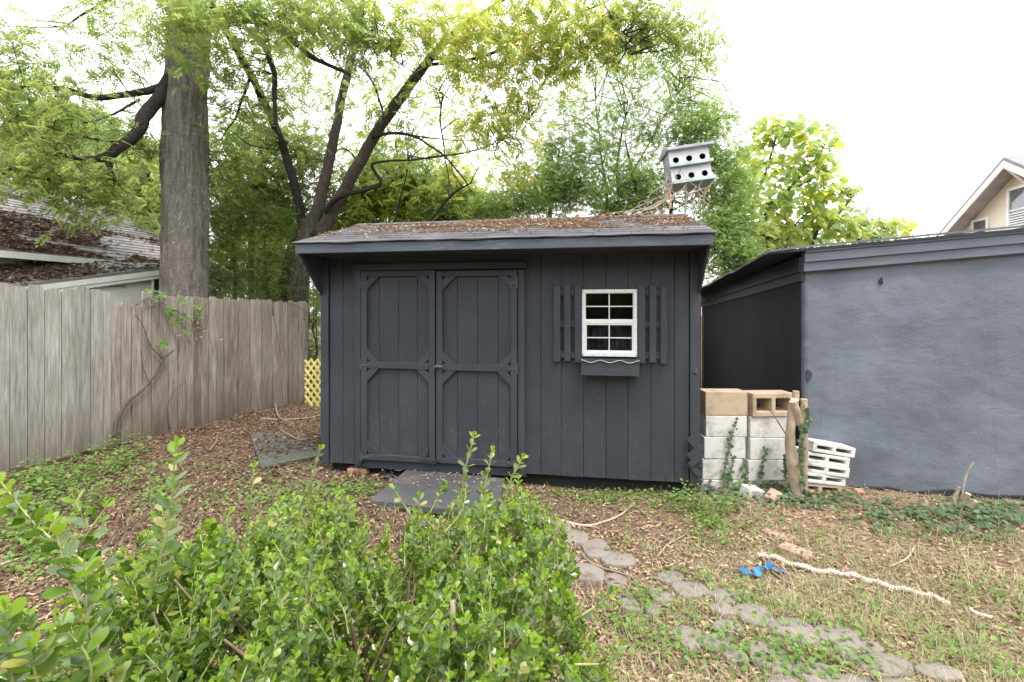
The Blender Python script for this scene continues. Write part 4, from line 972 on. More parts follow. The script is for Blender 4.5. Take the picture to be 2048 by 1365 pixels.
# big furrowed trunk behind the fence
t1 = Tree('shade_tree', 'huge shade tree with one straight furrowed grey trunk rising behind the fence', (*P(372, 600, 8.0)[:2], 0))
def bigtrunk(tr, pts, name, m_, sides=64, steps=24, depth=.034):
    q = crom(np.array([[*P(a, b_, Y), r_] for a, b_, Y, r_ in pts]), steps); v, f = tube(q[:, :3], q[:, 3], sides, True)
    v = np.array(v); c = np.repeat(q[:, :3], sides, axis=0); d = v - c; rl = np.linalg.norm(d, axis=1)[:, None]; u = d / rl
    for i in range(len(v)):
        a = math.atan2(u[i, 1], u[i, 0]); z = v[i, 2]
        k = noise.fractal((math.cos(a) * 5.5, math.sin(a) * 5.5, z * 1.5), .9, 2.1, 4); k2 = noise.noise((math.cos(a) * 1.2, math.sin(a) * 1.2, z * .5))
        v[i] += u[i] * (depth * k + .045 * k2 + .02 * noise.noise((math.cos(a) * 2.5, math.sin(a) * 2.5, z * 1.7)))
    b_ = MB(); b_.add(v.tolist(), f); o = ob(name, b_.mesh(name, True, False), M[m_], tr.e, True); tr.sk.append(q); return q
bigtrunk(t1, [(375, 845, 8, .40), (374, 600, 8, .35), (370, 500, 8, .33), (369, 350, 8, .325), (373, 200, 8, .31), (379, 60, 8, .30), (392, -40, 8, .27), (410, -160, 8, .22)], 'trunk', 'bark')
t1.limb([(352, 150, 7.9, .09), (330, 170, 7.8, .08), (300, 180, 7.7, .06), (250, 190, 7.5, .05), (190, 196, 7.4, .045), (130, 178, 7.3, .04), (60, 172, 7.2, .03), (0, 186, 7.1, .022), (-60, 200, 7, .01)])
t1.limb([(355, 130, 7.9, .11), (325, 185, 7.7, .10), (290, 232, 7.4, .095), (272, 270, 7.3, .08), (215, 312, 7.1, .065), (170, 318, 7.0, .035), (100, 308, 6.9, .032), (50, 322, 6.8, .024), (5, 350, 6.7, .015), (-30, 380, 6.6, .006)])
t1.limb([(215, 312, 7.1, .05), (218, 335, 7.1, .035), (232, 362, 7.05, .008)]); t1.limb([(88, 310, 6.9, .025), (90, 345, 6.9, .018), (115, 382, 6.85, .006)])
t1.limb([(250, 290, 7.2, .03), (228, 285, 7.1, .02), (150, 270, 6.9, .012), (60, 240, 6.8, .006)]); t1.limb([(280, 200, 7.5, .02), (200, 240, 7.3, .014), (120, 245, 7.2, .008), (40, 215, 7, .005)])
t1.limb([(385, 60, 8, .15), (430, 45, 7.9, .12), (500, 38, 7.7, .09), (560, 60, 7.5, .06), (620, 110, 7.3, .04), (700, 150, 7.1, .02)])
t1.limb([(500, 60, 7.8, .06), (530, 95, 7.7, .05), (548, 150, 7.6, .04), (550, 230, 7.6, .03), (560, 270, 7.5, .015)])
t1.limb([(340, 0, 8, .05), (250, -10, 7.8, .04), (180, 20, 7.6, .02), (120, 60, 7.5, .01)])
t1.finish_wood()
cl1 = [(40, 90, 7.4, 70, 50, 130), (110, 200, 7.3, 100, 45, 190), (40, 250, 7.0, 70, 60, 150), (150, 255, 7.2, 100, 40, 170), (60, 320, 6.9, 80, 30, 110), (150, 380, 6.9, 60, 45, 200), (60, 355, 6.8, 60, 20, 60), (230, 370, 7.3, 45, 30, 50),
       (260, 60, 7.6, 80, 50, 110), (200, 120, 7.5, 70, 40, 90), (330, 30, 7.2, 50, 50, 80), (390, 70, 7.1, 40, 60, 70), (420, 120, 7.4, 30, 60, 50), (470, 210, 8.3, 40, 60, 90), (460, 330, 8.5, 50, 50, 150), (540, 200, 8.2, 50, 80, 120),
       (480, 20, 6.8, 80, 40, 130), (600, 30, 6.6, 80, 50, 130), (290, 290, 7.8, 30, 40, 60), (10, 170, 7.2, 50, 40, 80)]
cl1 = [(*c[:5], int(c[5] * 1.5)) for c in cl1] + [(60, 280, 9.5, 120, 60, 260), (180, 330, 9.5, 80, 50, 200), (560, 330, 9.6, 60, 50, 120), (380, 20, 7.0, 60, 40, 120)]
tw = t1.twigs(cl1, 5)
crown(t1, [(*c[:5], int(c[5] * 1.25)) for c in cl1], COMP, .185, 'lf_green', pull=tw, pullf=.5)

# leaning multi-stemmed tree behind the shed
t2 = Tree('leaning_tree', 'leaning tree with several dark stems forking from one trunk beside the shed roof', (*P(592, 640, 9.2)[:2], 0))
t2.k = .64
bigtrunk(t2, [(588, 800, 9.2, .30), (590, 640, 9.2, .26), (592, 560, 9.2, .24), (600, 500, 9.2, .22), (614, 455, 9.2, .16), (626, 430, 9.2, .08)], 'trunk', 'bark_mid', 48, 16)
t2.limb([(600, 500, 9.2, .14), (603, 440, 9.1, .13), (592, 380, 8.9, .12), (565, 290, 8.7, .11), (530, 210, 8.5, .105), (490, 130, 8.2, .10), (450, 55, 8, .09), (415, -10, 7.8, .085), (390, -70, 7.6, .07)], 'stem')
t2.limb([(622, 470, 9.2, .20), (640, 400, 9.1, .165), (656, 330, 9, .15), (672, 255, 8.9, .13), (690, 170, 8.8, .115), (708, 90, 8.7, .10), (722, 20, 8.6, .08), (735, -60, 8.5, .05)], 'stem', 'bark_mid', 14)
t2.limb([(640, 475, 9.2, .22), (675, 405, 9, .18), (712, 340, 8.8, .165), (755, 262, 8.6, .15), (800, 198, 8.3, .14), (848, 132, 8.1, .12), (890, 85, 7.9, .09), (935, 45, 7.8, .075), (980, 18, 7.6, .06), (1030, -15, 7.4, .03)], 'stem', 'bark_mid', 14)
t2.limb([(650, 425, 8.9, .07), (672, 400, 8.7, .07), (700, 386, 8.5, .065), (740, 378, 8.4, .06), (762, 366, 8.3, .05), (748, 342, 8.2, .04), (745, 328, 8.1, .035), (770, 322, 8, .03), (840, 318, 7.8, .026), (920, 306, 7.6, .022), (985, 288, 7.4, .016), (1010, 262, 7.3, .012), (1060, 240, 7.2, .004)])
t2.limb([(745, 275, 8.5, .05), (790, 266, 8.2, .04), (830, 275, 8, .032), (870, 300, 7.9, .028), (905, 330, 7.8, .024), (945, 385, 7.7, .012)])
t2.limb([(800, 268, 8.2, .03), (850, 276, 8, .02), (930, 282, 7.8, .012), (1000, 270, 7.6, .006)]); t2.limb([(884, 190, 7.2, .022), (881, 240, 7.2, .02), (889, 310, 7.2, .016), (898, 370, 7.2, .012), (893, 445, 7.3, .01)])
t2.limb([(860, 445, 8.6, .04), (890, 405, 8.5, .04), (915, 382, 8.4, .03), (945, 365, 8.3, .012)]); t2.limb([(790, 445, 9.5, .03), (800, 400, 9.5, .025), (815, 340, 9.4, .02), (812, 280, 9.4, .01)])
t2.limb([(500, 155, 8.3, .04), (480, 210, 8.2, .03), (470, 240, 8.2, .02), (440, 280, 8.1, .01)]); t2.limb([(575, 285, 8.7, .03), (560, 300, 8.6, .02), (500, 290, 8.4, .014), (460, 260, 8.3, .008)])
t2.limb([(770, 240, 8.5, .03), (755, 190, 8.3, .028), (735, 150, 8.2, .022), (700, 120, 8.1, .016), (660, 60, 8, .01), (600, -10, 7.9, .008)]); t2.limb([(860, 120, 8, .04), (905, 105, 7.8, .03), (900, 60, 7.7, .02), (880, 10, 7.6, .012)])
t2.limb([(700, 0, 7.5, .012), (760, 90, 7.2, .012), (830, 150, 7.0, .010), (900, 200, 6.9, .006)]); t2.limb([(1205, 0, 6.5, .014), (1230, 50, 6.5, .012), (1258, 110, 6.5, .005)])
t2.limb([(720, 330, 8.8, .03), (690, 300, 8.9, .02), (640, 310, 9, .012)]); t2.limb([(850, 130, 8.1, .05), (960, 115, 7.6, .04), (1080, 60, 7.2, .03), (1200, 10, 6.8, .015)])
t2.finish_wood()
cl2 = [(560, 90, 7.9, 60, 60, 80), (650, 40, 7.4, 90, 50, 150), (760, 40, 7.2, 90, 50, 170), (860, 30, 7.0, 90, 45, 220), (960, 60, 7.0, 80, 50, 260), (1050, 40, 6.9, 90, 50, 300), (1150, 40, 6.8, 80, 50, 270), (1090, 110, 7.0, 70, 40, 190), (960, 130, 7.3, 60, 40, 130),
       (1240, 30, 6.7, 60, 40, 110), (1340, 40, 6.6, 60, 50, 90), (1380, 90, 6.6, 35, 40, 50), (1010, 175, 7.3, 60, 35, 110), (900, 100, 7.6, 40, 40, 80), (980, 230, 7.4, 50, 25, 80), (1020, 275, 7.2, 50, 30, 120), (960, 260, 7.4, 50, 20, 60), (1040, 330, 7.2, 40, 25, 60),
       (880, 190, 7.3, 25, 25, 25), (700, 60, 7.3, 60, 60, 80), (800, 90, 7.6, 60, 40, 60), (730, 200, 8.6, 60, 50, 60), (560, 30, 7.0, 60, 30, 60), (1140, 120, 6.9, 60, 40, 60), (820, 230, 8.4, 60, 50, 50), (640, 230, 9.2, 60, 60, 90), (600, 150, 9.0, 50, 60, 80)]
cl2 = [(*c[:5], int(c[5] * 1.35)) for c in cl2] + [(560, 60, 9.5, 90, 60, 90), (700, 150, 9.5, 90, 80, 90), (840, 180, 9.5, 90, 70, 60), (900, 250, 9.2, 70, 50, 90), (640, 330, 10, 50, 50, 90), (1060, 200, 7.2, 50, 40, 110), (1210, 90, 6.9, 60, 50, 150), (1290, 70, 6.8, 60, 50, 110), (800, 300, 9.2, 80, 50, 160), (930, 330, 9, 60, 40, 110), (760, 120, 9.5, 90, 60, 110), (880, 200, 9.0, 70, 50, 90)]
tw = t2.twigs(cl2, 5)
clY = [c for c in cl2 if 830 < c[0] < 1220]; clG = [c for c in cl2 if not 830 < c[0] < 1220]
crown(t2, [(*c[:5], int(c[5] * .85)) for c in clY], COMP, .185, 'lf_yellow', pull=tw, pullf=.5); crown(t2, [(*c[:5], int(c[5] * 1.25)) for c in clG], COMP, .185, 'lf_green', pull=tw, pullf=.5)

def simple_tree(name, label, base, trunk, clumps, proto, size, mtl, per=3, m='bark_dark', group=None, cat='tree', dens=2.0, **kw):
    t = Tree(name, label, (*base[:2], 0), cat, group)
    for l in trunk: t.limb(l, 'trunk', m)
    clumps = [(*c[:5], int(c[5] * dens)) for c in clumps]
    t.finish_wood(); tw = t.twigs(clumps, per, m); crown(t, clumps, proto, size, mtl, pull=tw, **kw); return t
g_bg = 'background trees behind the shed'
# dense small-leaved trees behind the shed, right of centre
simple_tree('privet_tree', 'dense deep green small leaved tree directly behind the birdhouse', P(1330, 640, 8.2), [[(1330, 800, 8.2, .08), (1330, 560, 8.2, .05), (1345, 400, 8.2, .03), (1370, 260, 8.2, .02)], [(1335, 520, 8.2, .05), (1280, 400, 8.1, .03), (1250, 280, 8, .01)]],
    [(1420, 300, 8, 60, 60, 900), (1390, 240, 8.1, 50, 40, 500), (1455, 390, 8, 55, 70, 1100), (1300, 360, 8.3, 80, 60, 1300), (1440, 500, 7.6, 45, 70, 900), (1240, 400, 8.3, 70, 40, 900), (1480, 450, 7.8, 40, 60, 500), (1500, 530, 7.4, 50, 35, 450)], SPR, .11, 'lf_privet', 5)
simple_tree('airy_tree', 'airy thin tree with sparse twigs against the white sky left of the birdhouse', P(1230, 640, 8.6), [[(1215, 800, 8.6, .04), (1215, 430, 8.6, .028), (1205, 330, 8.6, .02), (1190, 200, 8.6, .006)], [(1240, 440, 8.5, .03), (1235, 330, 8.5, .02), (1260, 180, 8.4, .006)], [(1225, 420, 8.5, .02), (1330, 230, 8.3, .01), (1400, 120, 8.2, .004)]],
    [(1230, 90, 8.4, 60, 50, 260), (1310, 110, 8.3, 60, 50, 260), (1380, 180, 8.2, 50, 50, 260), (1120, 220, 8.5, 50, 50, 300), (1190, 230, 8.5, 70, 70, 600), (1270, 180, 8.4, 70, 60, 500), (1230, 300, 8.5, 80, 50, 700), (1330, 190, 8.3, 50, 60, 220), (1150, 330, 8.5, 50, 50, 450), (1390, 100, 8.2, 40, 60, 160), (1300, 260, 8.3, 60, 50, 400), (1180, 130, 8.4, 60, 40, 120), (1440, 190, 8.2, 50, 20, 60), (1460, 240, 8.0, 40, 12, 50)], SPRT, .12, 'lf_privet', 6)
simple_tree('privet_tree', 'deep green bushy tree behind the middle of the shed roof', P(1100, 640, 8.8), [[(1100, 800, 8.8, .06), (1100, 430, 8.8, .04), (1120, 300, 8.8, .01)]],
    [(1080, 370, 8.6, 70, 50, 900), (1160, 390, 8.7, 70, 50, 1100), (1040, 410, 8.4, 60, 35, 700), (980, 420, 8.5, 50, 25, 450), (1110, 300, 8.8, 50, 40, 400)], SPR, .11, 'lf_privet', 4)
simple_tree('sunlit_tree', 'yellow green tree glowing between the leaning stems above the left half of the shed roof', P(800, 640, 11), [[(800, 740, 11, .08), (805, 400, 11, .05), (790, 280, 11, .02)]],
    [(730, 400, 11, 60, 40, 330), (820, 400, 11, 60, 35, 330), (880, 430, 10.5, 60, 25, 260), (760, 330, 11, 70, 40, 180), (700, 430, 10.5, 40, 30, 200), (930, 380, 10.5, 50, 40, 180), (950, 430, 10, 50, 20, 180), (860, 350, 11, 60, 30, 130)], COMP, .30, 'lf_sun', 3)
simple_tree('mixed_tree', 'mid green tree filling the gap between the broad trunk and the leaning stems', P(500, 640, 10), [[(500, 760, 10, .07), (505, 450, 10, .05), (520, 300, 10, .02)]],
    [(450, 400, 9.8, 50, 60, 420), (530, 390, 9.8, 50, 60, 450), (580, 430, 9.8, 40, 50, 260), (620, 330, 10, 50, 60, 220), (480, 290, 10, 60, 50, 300), (560, 270, 10, 50, 40, 170), (640, 440, 9.8, 30, 30, 80)], COMP, .22, 'lf_green', 4)
simple_tree('cedar_bush', 'dark feathery evergreen bush close behind the fence right of the broad trunk', P(470, 640, 8.7), [[(470, 800, 8.7, .04), (470, 560, 8.7, .03), (460, 430, 8.7, .01)], [(530, 800, 8.9, .03), (535, 590, 8.9, .025), (528, 500, 8.9, .012), (540, 420, 8.9, .006)]],
    [(445, 470, 8.6, 50, 50, 900), (480, 540, 8.6, 60, 50, 1200), (420, 540, 8.5, 25, 50, 350), (550, 540, 8.8, 45, 60, 900), (520, 450, 8.8, 50, 45, 800), (570, 460, 9.0, 30, 40, 350), (450, 420, 8.6, 30, 30, 300), (500, 590, 8.7, 80, 20, 500)], SPRT, .10, 'lf_dark', 5, droop=-.1)
simple_tree('vine_tangle', 'green tangle of leaves in the gap between the fence end and the shed', P(632, 640, 9), [[(628, 820, 8.9, .02), (625, 740, 8.9, .02), (634, 700, 8.9, .018), (622, 640, 9, .01)]],
    [(632, 640, 9.2, 20, 50, 420), (634, 720, 9.3, 18, 50, 380), (640, 560, 9.4, 25, 40, 260)], SPRT, .10, 'lf_dark', 3, cat='vine')
simple_tree('far_tree', 'hazy pale green tree far beyond the house roof at the left', P(120, 640, 22), [[(120, 700, 22, .2), (120, 400, 22, .15), (120, 250, 22, .05)]],
    [(60, 250, 22, 70, 40, 300), (140, 240, 22, 60, 40, 260), (60, 330, 22, 80, 40, 320), (200, 330, 20, 60, 40, 260), (260, 390, 20, 60, 35, 260), (130, 300, 21, 80, 40, 280)], COMP, .55, 'lf_far', 2)
simple_tree('far_tree', 'green tree standing between the house roof end and the broad trunk', P(290, 640, 12), [[(300, 700, 12, .1), (300, 430, 12, .07), (290, 300, 12, .02)]],
    [(300, 330, 12, 40, 40, 150), (270, 390, 12, 45, 30, 130), (310, 410, 11.5, 30, 50, 200), (322, 470, 11, 22, 30, 90), (250, 420, 12, 40, 25, 110)], COMP, .30, 'lf_green', 3)
simple_tree('background_hedge', 'deep green hedge far behind the fence between broad trunk and leaning stems', P(520, 640, 13), [[(440, 760, 13, .06), (440, 480, 13, .03)], [(560, 760, 13, .06), (560, 480, 13, .03)]],
    [(430, 560, 13, 50, 60, 300), (500, 560, 13, 50, 60, 320), (570, 560, 13, 50, 60, 320), (640, 570, 13, 40, 70, 300), (460, 480, 13.5, 60, 40, 180), (560, 480, 13.5, 60, 40, 200)], COMP, .28, 'lf_green', 1, cat='hedge')
simple_tree('far_tree', 'small blue green far tree just right of the yellow catalpa', P(1725, 640, 26), [[(1725, 700, 26, .2), (1725, 480, 26, .1), (1722, 430, 26, .03)]],
    [(1722, 445, 26, 20, 25, 90), (1725, 480, 26, 30, 25, 120), (1790, 480, 26, 40, 12, 60)], COMP, .5, 'lf_far', 2)
simple_tree('privet_tree', 'pale green shrub mass behind the outbuilding roof beside the shed eave', P(1500, 640, 9.5), [[(1500, 800, 9.5, .05), (1500, 560, 9.5, .04), (1490, 430, 9.5, .01)]],
    [(1470, 560, 9.0, 60, 30, 420), (1530, 470, 9.5, 50, 40, 600), (1450, 430, 9.2, 50, 50, 600), (1490, 350, 9.6, 30, 50, 350), (1570, 470, 9.5, 60, 20, 300), (1620, 480, 9.5, 60, 12, 200), (1560, 510, 9.2, 60, 20, 350)], SPR, .12, 'lf_privet', 4)

wd = empty('added_woods', (0, -9, 0)); T = []  # unseen leaf mass added behind the camera to block low frontal sky light
for _ in range(9000):
    a_ = rnd.uniform(-1.25, 1.25); r_ = rnd.uniform(8, 11); T.append((r_ * math.sin(a_) * 1.3, -r_ * math.cos(a_) , rnd.uniform(0, 5.2 + 1.6 * noise.noise((a_ * 4, 0, 0)))))
T = np.array(T); n = len(T); a = rng.uniform(0, 2 * math.pi, n)
V, Fc = inst(COMP[0], COMP[1], frames(np.stack([np.cos(a), np.sin(a), rng.normal(-.3, .4, n)], -1), np.stack([rng.normal(0, .6, n), rng.normal(0, .6, n), np.ones(n)], -1), rng.uniform(.7, 1.2, n)), T)
C.objects.unlink(wd); bpy.data.objects.remove(wd); tag(ob('added_woods', me_np('added_woods', V, Fc), M['lf_dark']), 'unseen wood edge added behind the camera to dim low sky light and darken the shed window', 'trees', kind='stuff')
# large-leaved catalpa: the biggest leaves are parts of their own
HV = [(0, 0, 0), (-.10, .28, .02), (.12, .48, .03), (.42, .44, .0), (.75, .22, -.06), (1.05, 0, -.16), (.75, -.22, -.06), (.42, -.44, .0), (.12, -.48, .03), (-.10, -.28, .02), (.45, 0, -.06)]
HF = [(10, i, (i + 1) % 10) for i in range(10)]
t4 = Tree('catalpa_tree', 'catalpa with very large yellow green leaves rising above the outbuilding', (*P(1560, 640, 8.6)[:2], 0))
t4.limb([(1560, 800, 8.6, .06), (1555, 560, 8.6, .05), (1540, 500, 8.6, .04), (1530, 430, 8.5, .035), (1570, 390, 8.4, .02), (1640, 350, 8.2, .008)], 'trunk', 'bark_mid')
for l in ([(1500, 425, 8.5, .03), (1530, 350, 8.5, .022), (1548, 290, 8.4, .016), (1560, 240, 8.4, .008)], [(1505, 418, 8.5, .02), (1560, 395, 8.4, .02), (1620, 330, 8.3, .014), (1650, 290, 8.2, .006)], [(1620, 500, 8.4, .03), (1640, 455, 8.3, .024), (1675, 430, 8.2, .016), (1700, 400, 8.1, .01), (1722, 385, 8.1, .004)],
          [(1750, 490, 8.3, .012), (1770, 465, 8.3, .01), (1795, 445, 8.3, .004)], [(1540, 500, 8.6, .03), (1580, 470, 8.5, .018), (1570, 430, 8.5, .008)], [(1555, 500, 8.6, .03), (1600, 440, 8.4, .012), (1680, 380, 8.3, .005)]): t4.limb(l, 'limb', 'bark_mid')
t4.finish_wood()
clc = [(1560, 255, 8.4, 50, 25, 55), (1620, 280, 8.3, 50, 35, 60), (1570, 330, 8.4, 55, 35, 60), (1640, 345, 8.3, 45, 40, 55), (1550, 400, 8.5, 50, 30, 45), (1620, 400, 8.3, 60, 30, 65), (1660, 440, 8.2, 50, 25, 55), (1600, 460, 8.4, 60, 25, 55), (1540, 460, 8.5, 40, 30, 35), (1690, 380, 8.2, 25, 20, 18), (1700, 465, 8.2, 35, 18, 28), (1780, 455, 8.3, 45, 14, 32), (1510, 300, 8.6, 25, 40, 24), (1500, 370, 8.6, 20, 30, 18)]
t4.twigs(clc, 6, 'bark_mid', .008)
XS = []
for (px, py, Y, rx, ry, n) in clc:
    for _ in range(int(n * 2.0)):
        g = rng.normal(0, .5, 3); g /= max(1, np.linalg.norm(g)); XS.append(np.array(P(px, py, Y)) + g * np.array([rx / F * Y, .7 * rx / F * Y, ry / F * Y]) * 1.15)
XS = np.array(XS); n = len(XS); a = rng.uniform(0, 2 * math.pi, n)
Xd = np.stack([np.cos(a), np.sin(a), rng.normal(-.7, .4, n)], -1); Zr = np.stack([rng.normal(0, .6, n), rng.normal(-.5, .6, n), np.ones(n)], -1)
Ms = frames(Xd, Zr, rng.uniform(.09, .175, n)); sz = np.linalg.norm(Ms[:, :, 0], axis=1) / XS[:, 1]; order = np.argsort(-sz)
lm = me_np('leaf', HV, HF, True); lm.materials.append(M['lf_big'])
def leaf_objs(me, Mx, T, parent, name='leaf', inv=None):
    inv = Matrix.Translation(-Vector(parent.location))
    for k in range(len(T)):
        o = bpy.data.objects.new(name, me); C.objects.link(o); o.parent = parent
        o.matrix_basis = inv @ (Matrix.Translation(Vector(T[k])) @ Matrix(Mx[k].tolist()).to_4x4())
leaf_objs(lm, Ms[order[:300]], XS[order[:300]], t4.e)
V, Fc = inst(HV, HF, Ms[order[300:]], XS[order[300:]]); o = ob('crown', me_np('crown', V, Fc, True), M['lf_big'], t4.e, True); o['kind'] = 'stuff'

# ------------------------------------------------------------------ cut trunk and stubs
ct = empty('cut_trunk', G(1592, 1000)); ct.location.z = 0; tag(ct, 'pruned bare trunk with three sawn stubs standing in front of the blocks', 'tree stump')
YS = 4.18
def stub(pts, nm='stem', par=ct, m_='bark_stump', capm='cutwood', sides=14):
    q = crom(np.array([[*P(a, b_, Y), r_] for a, b_, Y, r_ in pts]), 6)
    for k in range(len(q)): q[k, 3] *= 1 + .12 * noise.noise((q[k, 2] * 14, q[k, 0], 0))
    v, f = tube(q[:, :3], q[:, 3], sides, True, .02); cap = f[-1]; f = f[:-1]
    b_ = MB(); b_.add(v, f); o = ob(nm, b_.mesh(nm, True, True), M[m_], par, True)
    cv_ = [v[i] for i in cap]; c = np.mean(cv_, axis=0); d = q[-1, :3] - q[-2, :3]; d /= np.linalg.norm(d)
    cc = MB(); cc.add([c + d * .003] + [tuple(np.array(p) * .985 + c * .015 + d * .002) for p in cv_] + [tuple(p) for p in cv_], [(0, 1 + i, 1 + (i + 1) % sides) for i in range(sides)] + [(1 + i, 1 + sides + i, 1 + sides + (i + 1) % sides, 1 + (i + 1) % sides) for i in range(sides)])
    ob('sawn_end', cc.mesh('sawn_end', False, True), M[capm], par, True); return o
stub([(1598, 1015, YS, .052), (1592, 965, YS, .048), (1584, 930, YS, .045), (1580, 880, YS, .041), (1583, 840, YS, .037), (1587, 815, YS, .040), (1589, 800, YS - .02, .033)])
stub([(1588, 830, YS + .03, .032), (1591, 800, YS + .04, .028), (1592, 783, YS + .04, .027)])
stub([(1604, 1000, YS + .05, .044), (1606, 930, YS + .05, .037), (1608, 870, YS + .04, .034), (1606, 830, YS + .02, .027), (1608, 812, YS + .02, .028), (1608, 799, YS + .02, .027)])
stub([(1600, 850, YS - .01, .036), (1593, 825, YS - .035, .033), (1586, 803, YS - .05, .028)])
MB().tube([P(1571, 868, YS - .03), P(1555, 842, YS - .07), P(1537, 815, YS - .06)], [.006, .005, .004], 6).build('twig', M['twig'], ct, world=True)
st = empty('shrub_stubs', G(1925, 1030)); st.location.z = 0; tag(st, 'cluster of thin sawn shrub stubs sprouting at the foot of the stucco wall', 'shrub stump')
for pts in ([(1912, 1035, 3.95, .028), (1925, 1010, 3.93, .026), (1936, 988, 3.9, .022)], [(1905, 1030, 3.98, .02), (1910, 1000, 3.98, .016), (1918, 975, 3.97, .012)], [(1925, 1045, 3.85, .026), (1940, 1020, 3.83, .022), (1952, 1003, 3.8, .017)], [(1908, 1040, 3.9, .024), (1918, 1022, 3.88, .022), (1928, 1008, 3.88, .02)]): stub(pts, par=st, sides=10)
MB().tube(crom([P(1922, 1010, 3.93), P(1928, 970, 3.93), P(1935, 945, 3.92), P(1947, 924, 3.9)], 4), .006, 6).build('whip', M['twig_pale'], st, world=True)

pts = []
for _ in range(520):
    a_, c_ = rnd.random(), rnd.random() ** .7; px = 505 + 140 * a_; py = 868 + 58 * (1 - c_) * (1 - .5 * a_); Y = (CZ - .05) * F / (py - HY); pts.append(((px - CX) / F * Y, Y, .052))
tag(litter('leaves_on_board', pts, (.02, .06), M['litter_dark'], None, .3), 'damp shade-toned leaves half covering the mossy board', 'leaf litter')
pts = []
for _ in range(170):
    px, py = rnd.gauss(880, 50), rnd.gauss(952, 10); Y = (CZ - .09) * F / (max(py, 940) - HY); pts.append(((px - CX) / F * Y, Y, .09))
tag(litter('leaves_on_ramp', pts, (.012, .035), M['litter'], None, .3), 'few dry leaf scraps lying on the dark ramp', 'leaf litter')
# ------------------------------------------------------------------ stone path
path = MB()
stones = []
for (x, y, rx, ry) in ((90, 325, 55, 30), (160, 398, 90, 48), (315, 475, 92, 58), (110, 535, 78, 36), (60, 595, 75, 34), (265, 640, 105, 62), (465, 555, 108, 42), (440, 690, 70, 40), (810, 670, 85, 34), (950, 752, 112, 56), (1180, 800, 82, 42), (1165, 890, 72, 40), (1375, 928, 118, 66), (1200, 1015, 90, 42),
                       (1640, 1030, 140, 84), (1130, 1115, 80, 58), (950, 1085, 90, 70), (1495, 1205, 135, 108), (1240, 1190, 88, 60), (540, 860, 60, 44), (690, 895, 48, 38), (760, 810, 70, 32), (1820, 1340, 140, 72), (700, 770, 45, 25)):
    stones.append((1100 + x / 3.37, 960 + y / 3.37, rx / 3.1, ry / 3.0))
for (x, y, rx, ry) in ((380, 1112, 118, 62), (570, 1175, 62, 36), (430, 1210, 60, 40), (650, 1285, 140, 66), (970, 1325, 120, 48), (250, 1330, 120, 52), (80, 1400, 100, 60), (480, 1400, 120, 55), (780, 1420, 120, 50), (30, 1230, 40, 60)):
    stones.append((1548 + x / 2.936, 900 + y / 2.936, rx / 2.65, ry / 2.55))
pe = [G(1120, 1045), G(1330, 1110), G(1560, 1190), G(1800, 1270), G(2100, 1380), G(2060, 1600), G(1700, 1500), G(1450, 1330), G(1250, 1230), G(1090, 1150)]
path.add([(p.x, p.y, p.z + .0035) for p in pe], [tuple(range(len(pe)))]); po = path.build('path', M['ground']); tag(po, kind='structure')
for i, (px, py, rx, ry) in enumerate(stones):
    g = G(px, py); w_, d_ = rx / F * g.y, ry / F * g.y * g.y / CZ; n_ = 18; ph = rnd.random() * 9; b_ = MB(); rings = []
    for (s_, z) in ((1.0, -.03), (1.0, .010), (.975, .018), (.93, .021), (.45, .022)):
        rings.append([(w_ * s_ * .97 * math.cos(a_) * (1 + .26 * noise.noise((math.cos(a_) * 1.6 + ph, math.sin(a_) * 1.6, i))) / max(abs(math.cos(a_)), abs(math.sin(a_))) ** .35, d_ * s_ * .95 * math.sin(a_) * (1 + .26 * noise.noise((math.cos(a_) * 1.6, math.sin(a_) * 1.6 + ph, i + .5))) / max(abs(math.cos(a_)), abs(math.sin(a_))) ** .35, z + .004 * noise.noise((math.cos(a_) * 2 * s_, math.sin(a_) * 2, i * 3.3))) for a_ in [2 * math.pi * k / n_ for k in range(n_)]])
    v = [p for r_ in rings for p in r_] + [(0, 0, .022)]; f = [(q * n_ + k, q * n_ + (k + 1) % n_, (q + 1) * n_ + (k + 1) % n_, (q + 1) * n_ + k) for q in range(4) for k in range(n_)] + [(4 * n_ + k, 4 * n_ + (k + 1) % n_, 5 * n_) for k in range(n_)]
    b_.add(v, f); o = b_.build('stone', M['stone'], po, True); o.location = (g.x, g.y, g.z + rnd.uniform(-.003, .004)); o.rotation_euler = (R(rnd.uniform(-2, 2)), R(rnd.uniform(-2, 2)), 0)
STW = [(G(a, b_).x, G(a, b_).y, rx / F * G(a, b_).y, ry / F * G(a, b_).y ** 2 / CZ) for a, b_, rx, ry in stones]
def on_stone(x, y, k=.95):
    return any(((x - a) / (k * w_)) ** 2 + ((y - b_) / (k * d_)) ** 2 < 1 for a, b_, w_, d_ in STW)

# ------------------------------------------------------------------ ground cover
def blocked(x, y):
    lx, ly = (x + 1.937) * ca - (y - 4.83) * sa_, (x + 1.937) * sa_ + (y - 4.83) * ca
    if -.02 < lx < W + .02 and .06 < ly < 2.5: return True
    lx, ly = (x - 2.745) * ca - (y - 4.45) * sa_, (x - 2.745) * sa_ + (y - 4.45) * ca
    if 0 < lx and ly > 0: return True
    s = (x + 5.07) * FD.y - (y - 4.7) * FD.x      # right of the fence line
    return s < 0.03
def scatter(n, fn, xr=(-5, 4.6), yr=(1.7, 9)):
    out_ = []
    while len(out_) < n:
        y = yr[0] + (yr[1] - yr[0]) * rnd.random() ** 1.25; x = rnd.uniform(max(xr[0], -1.15 * y - .3), min(xr[1] + 1.6, 1.4 * y + .3))
        if blocked(x, y) or rnd.random() > fn(x, y): continue
        out_.append((x, y, gz(x, y) + .004))
    return out_
def nn(x, y, s, o_=0): return noise.noise((x * s, y * s, o_)) * .5 + .5
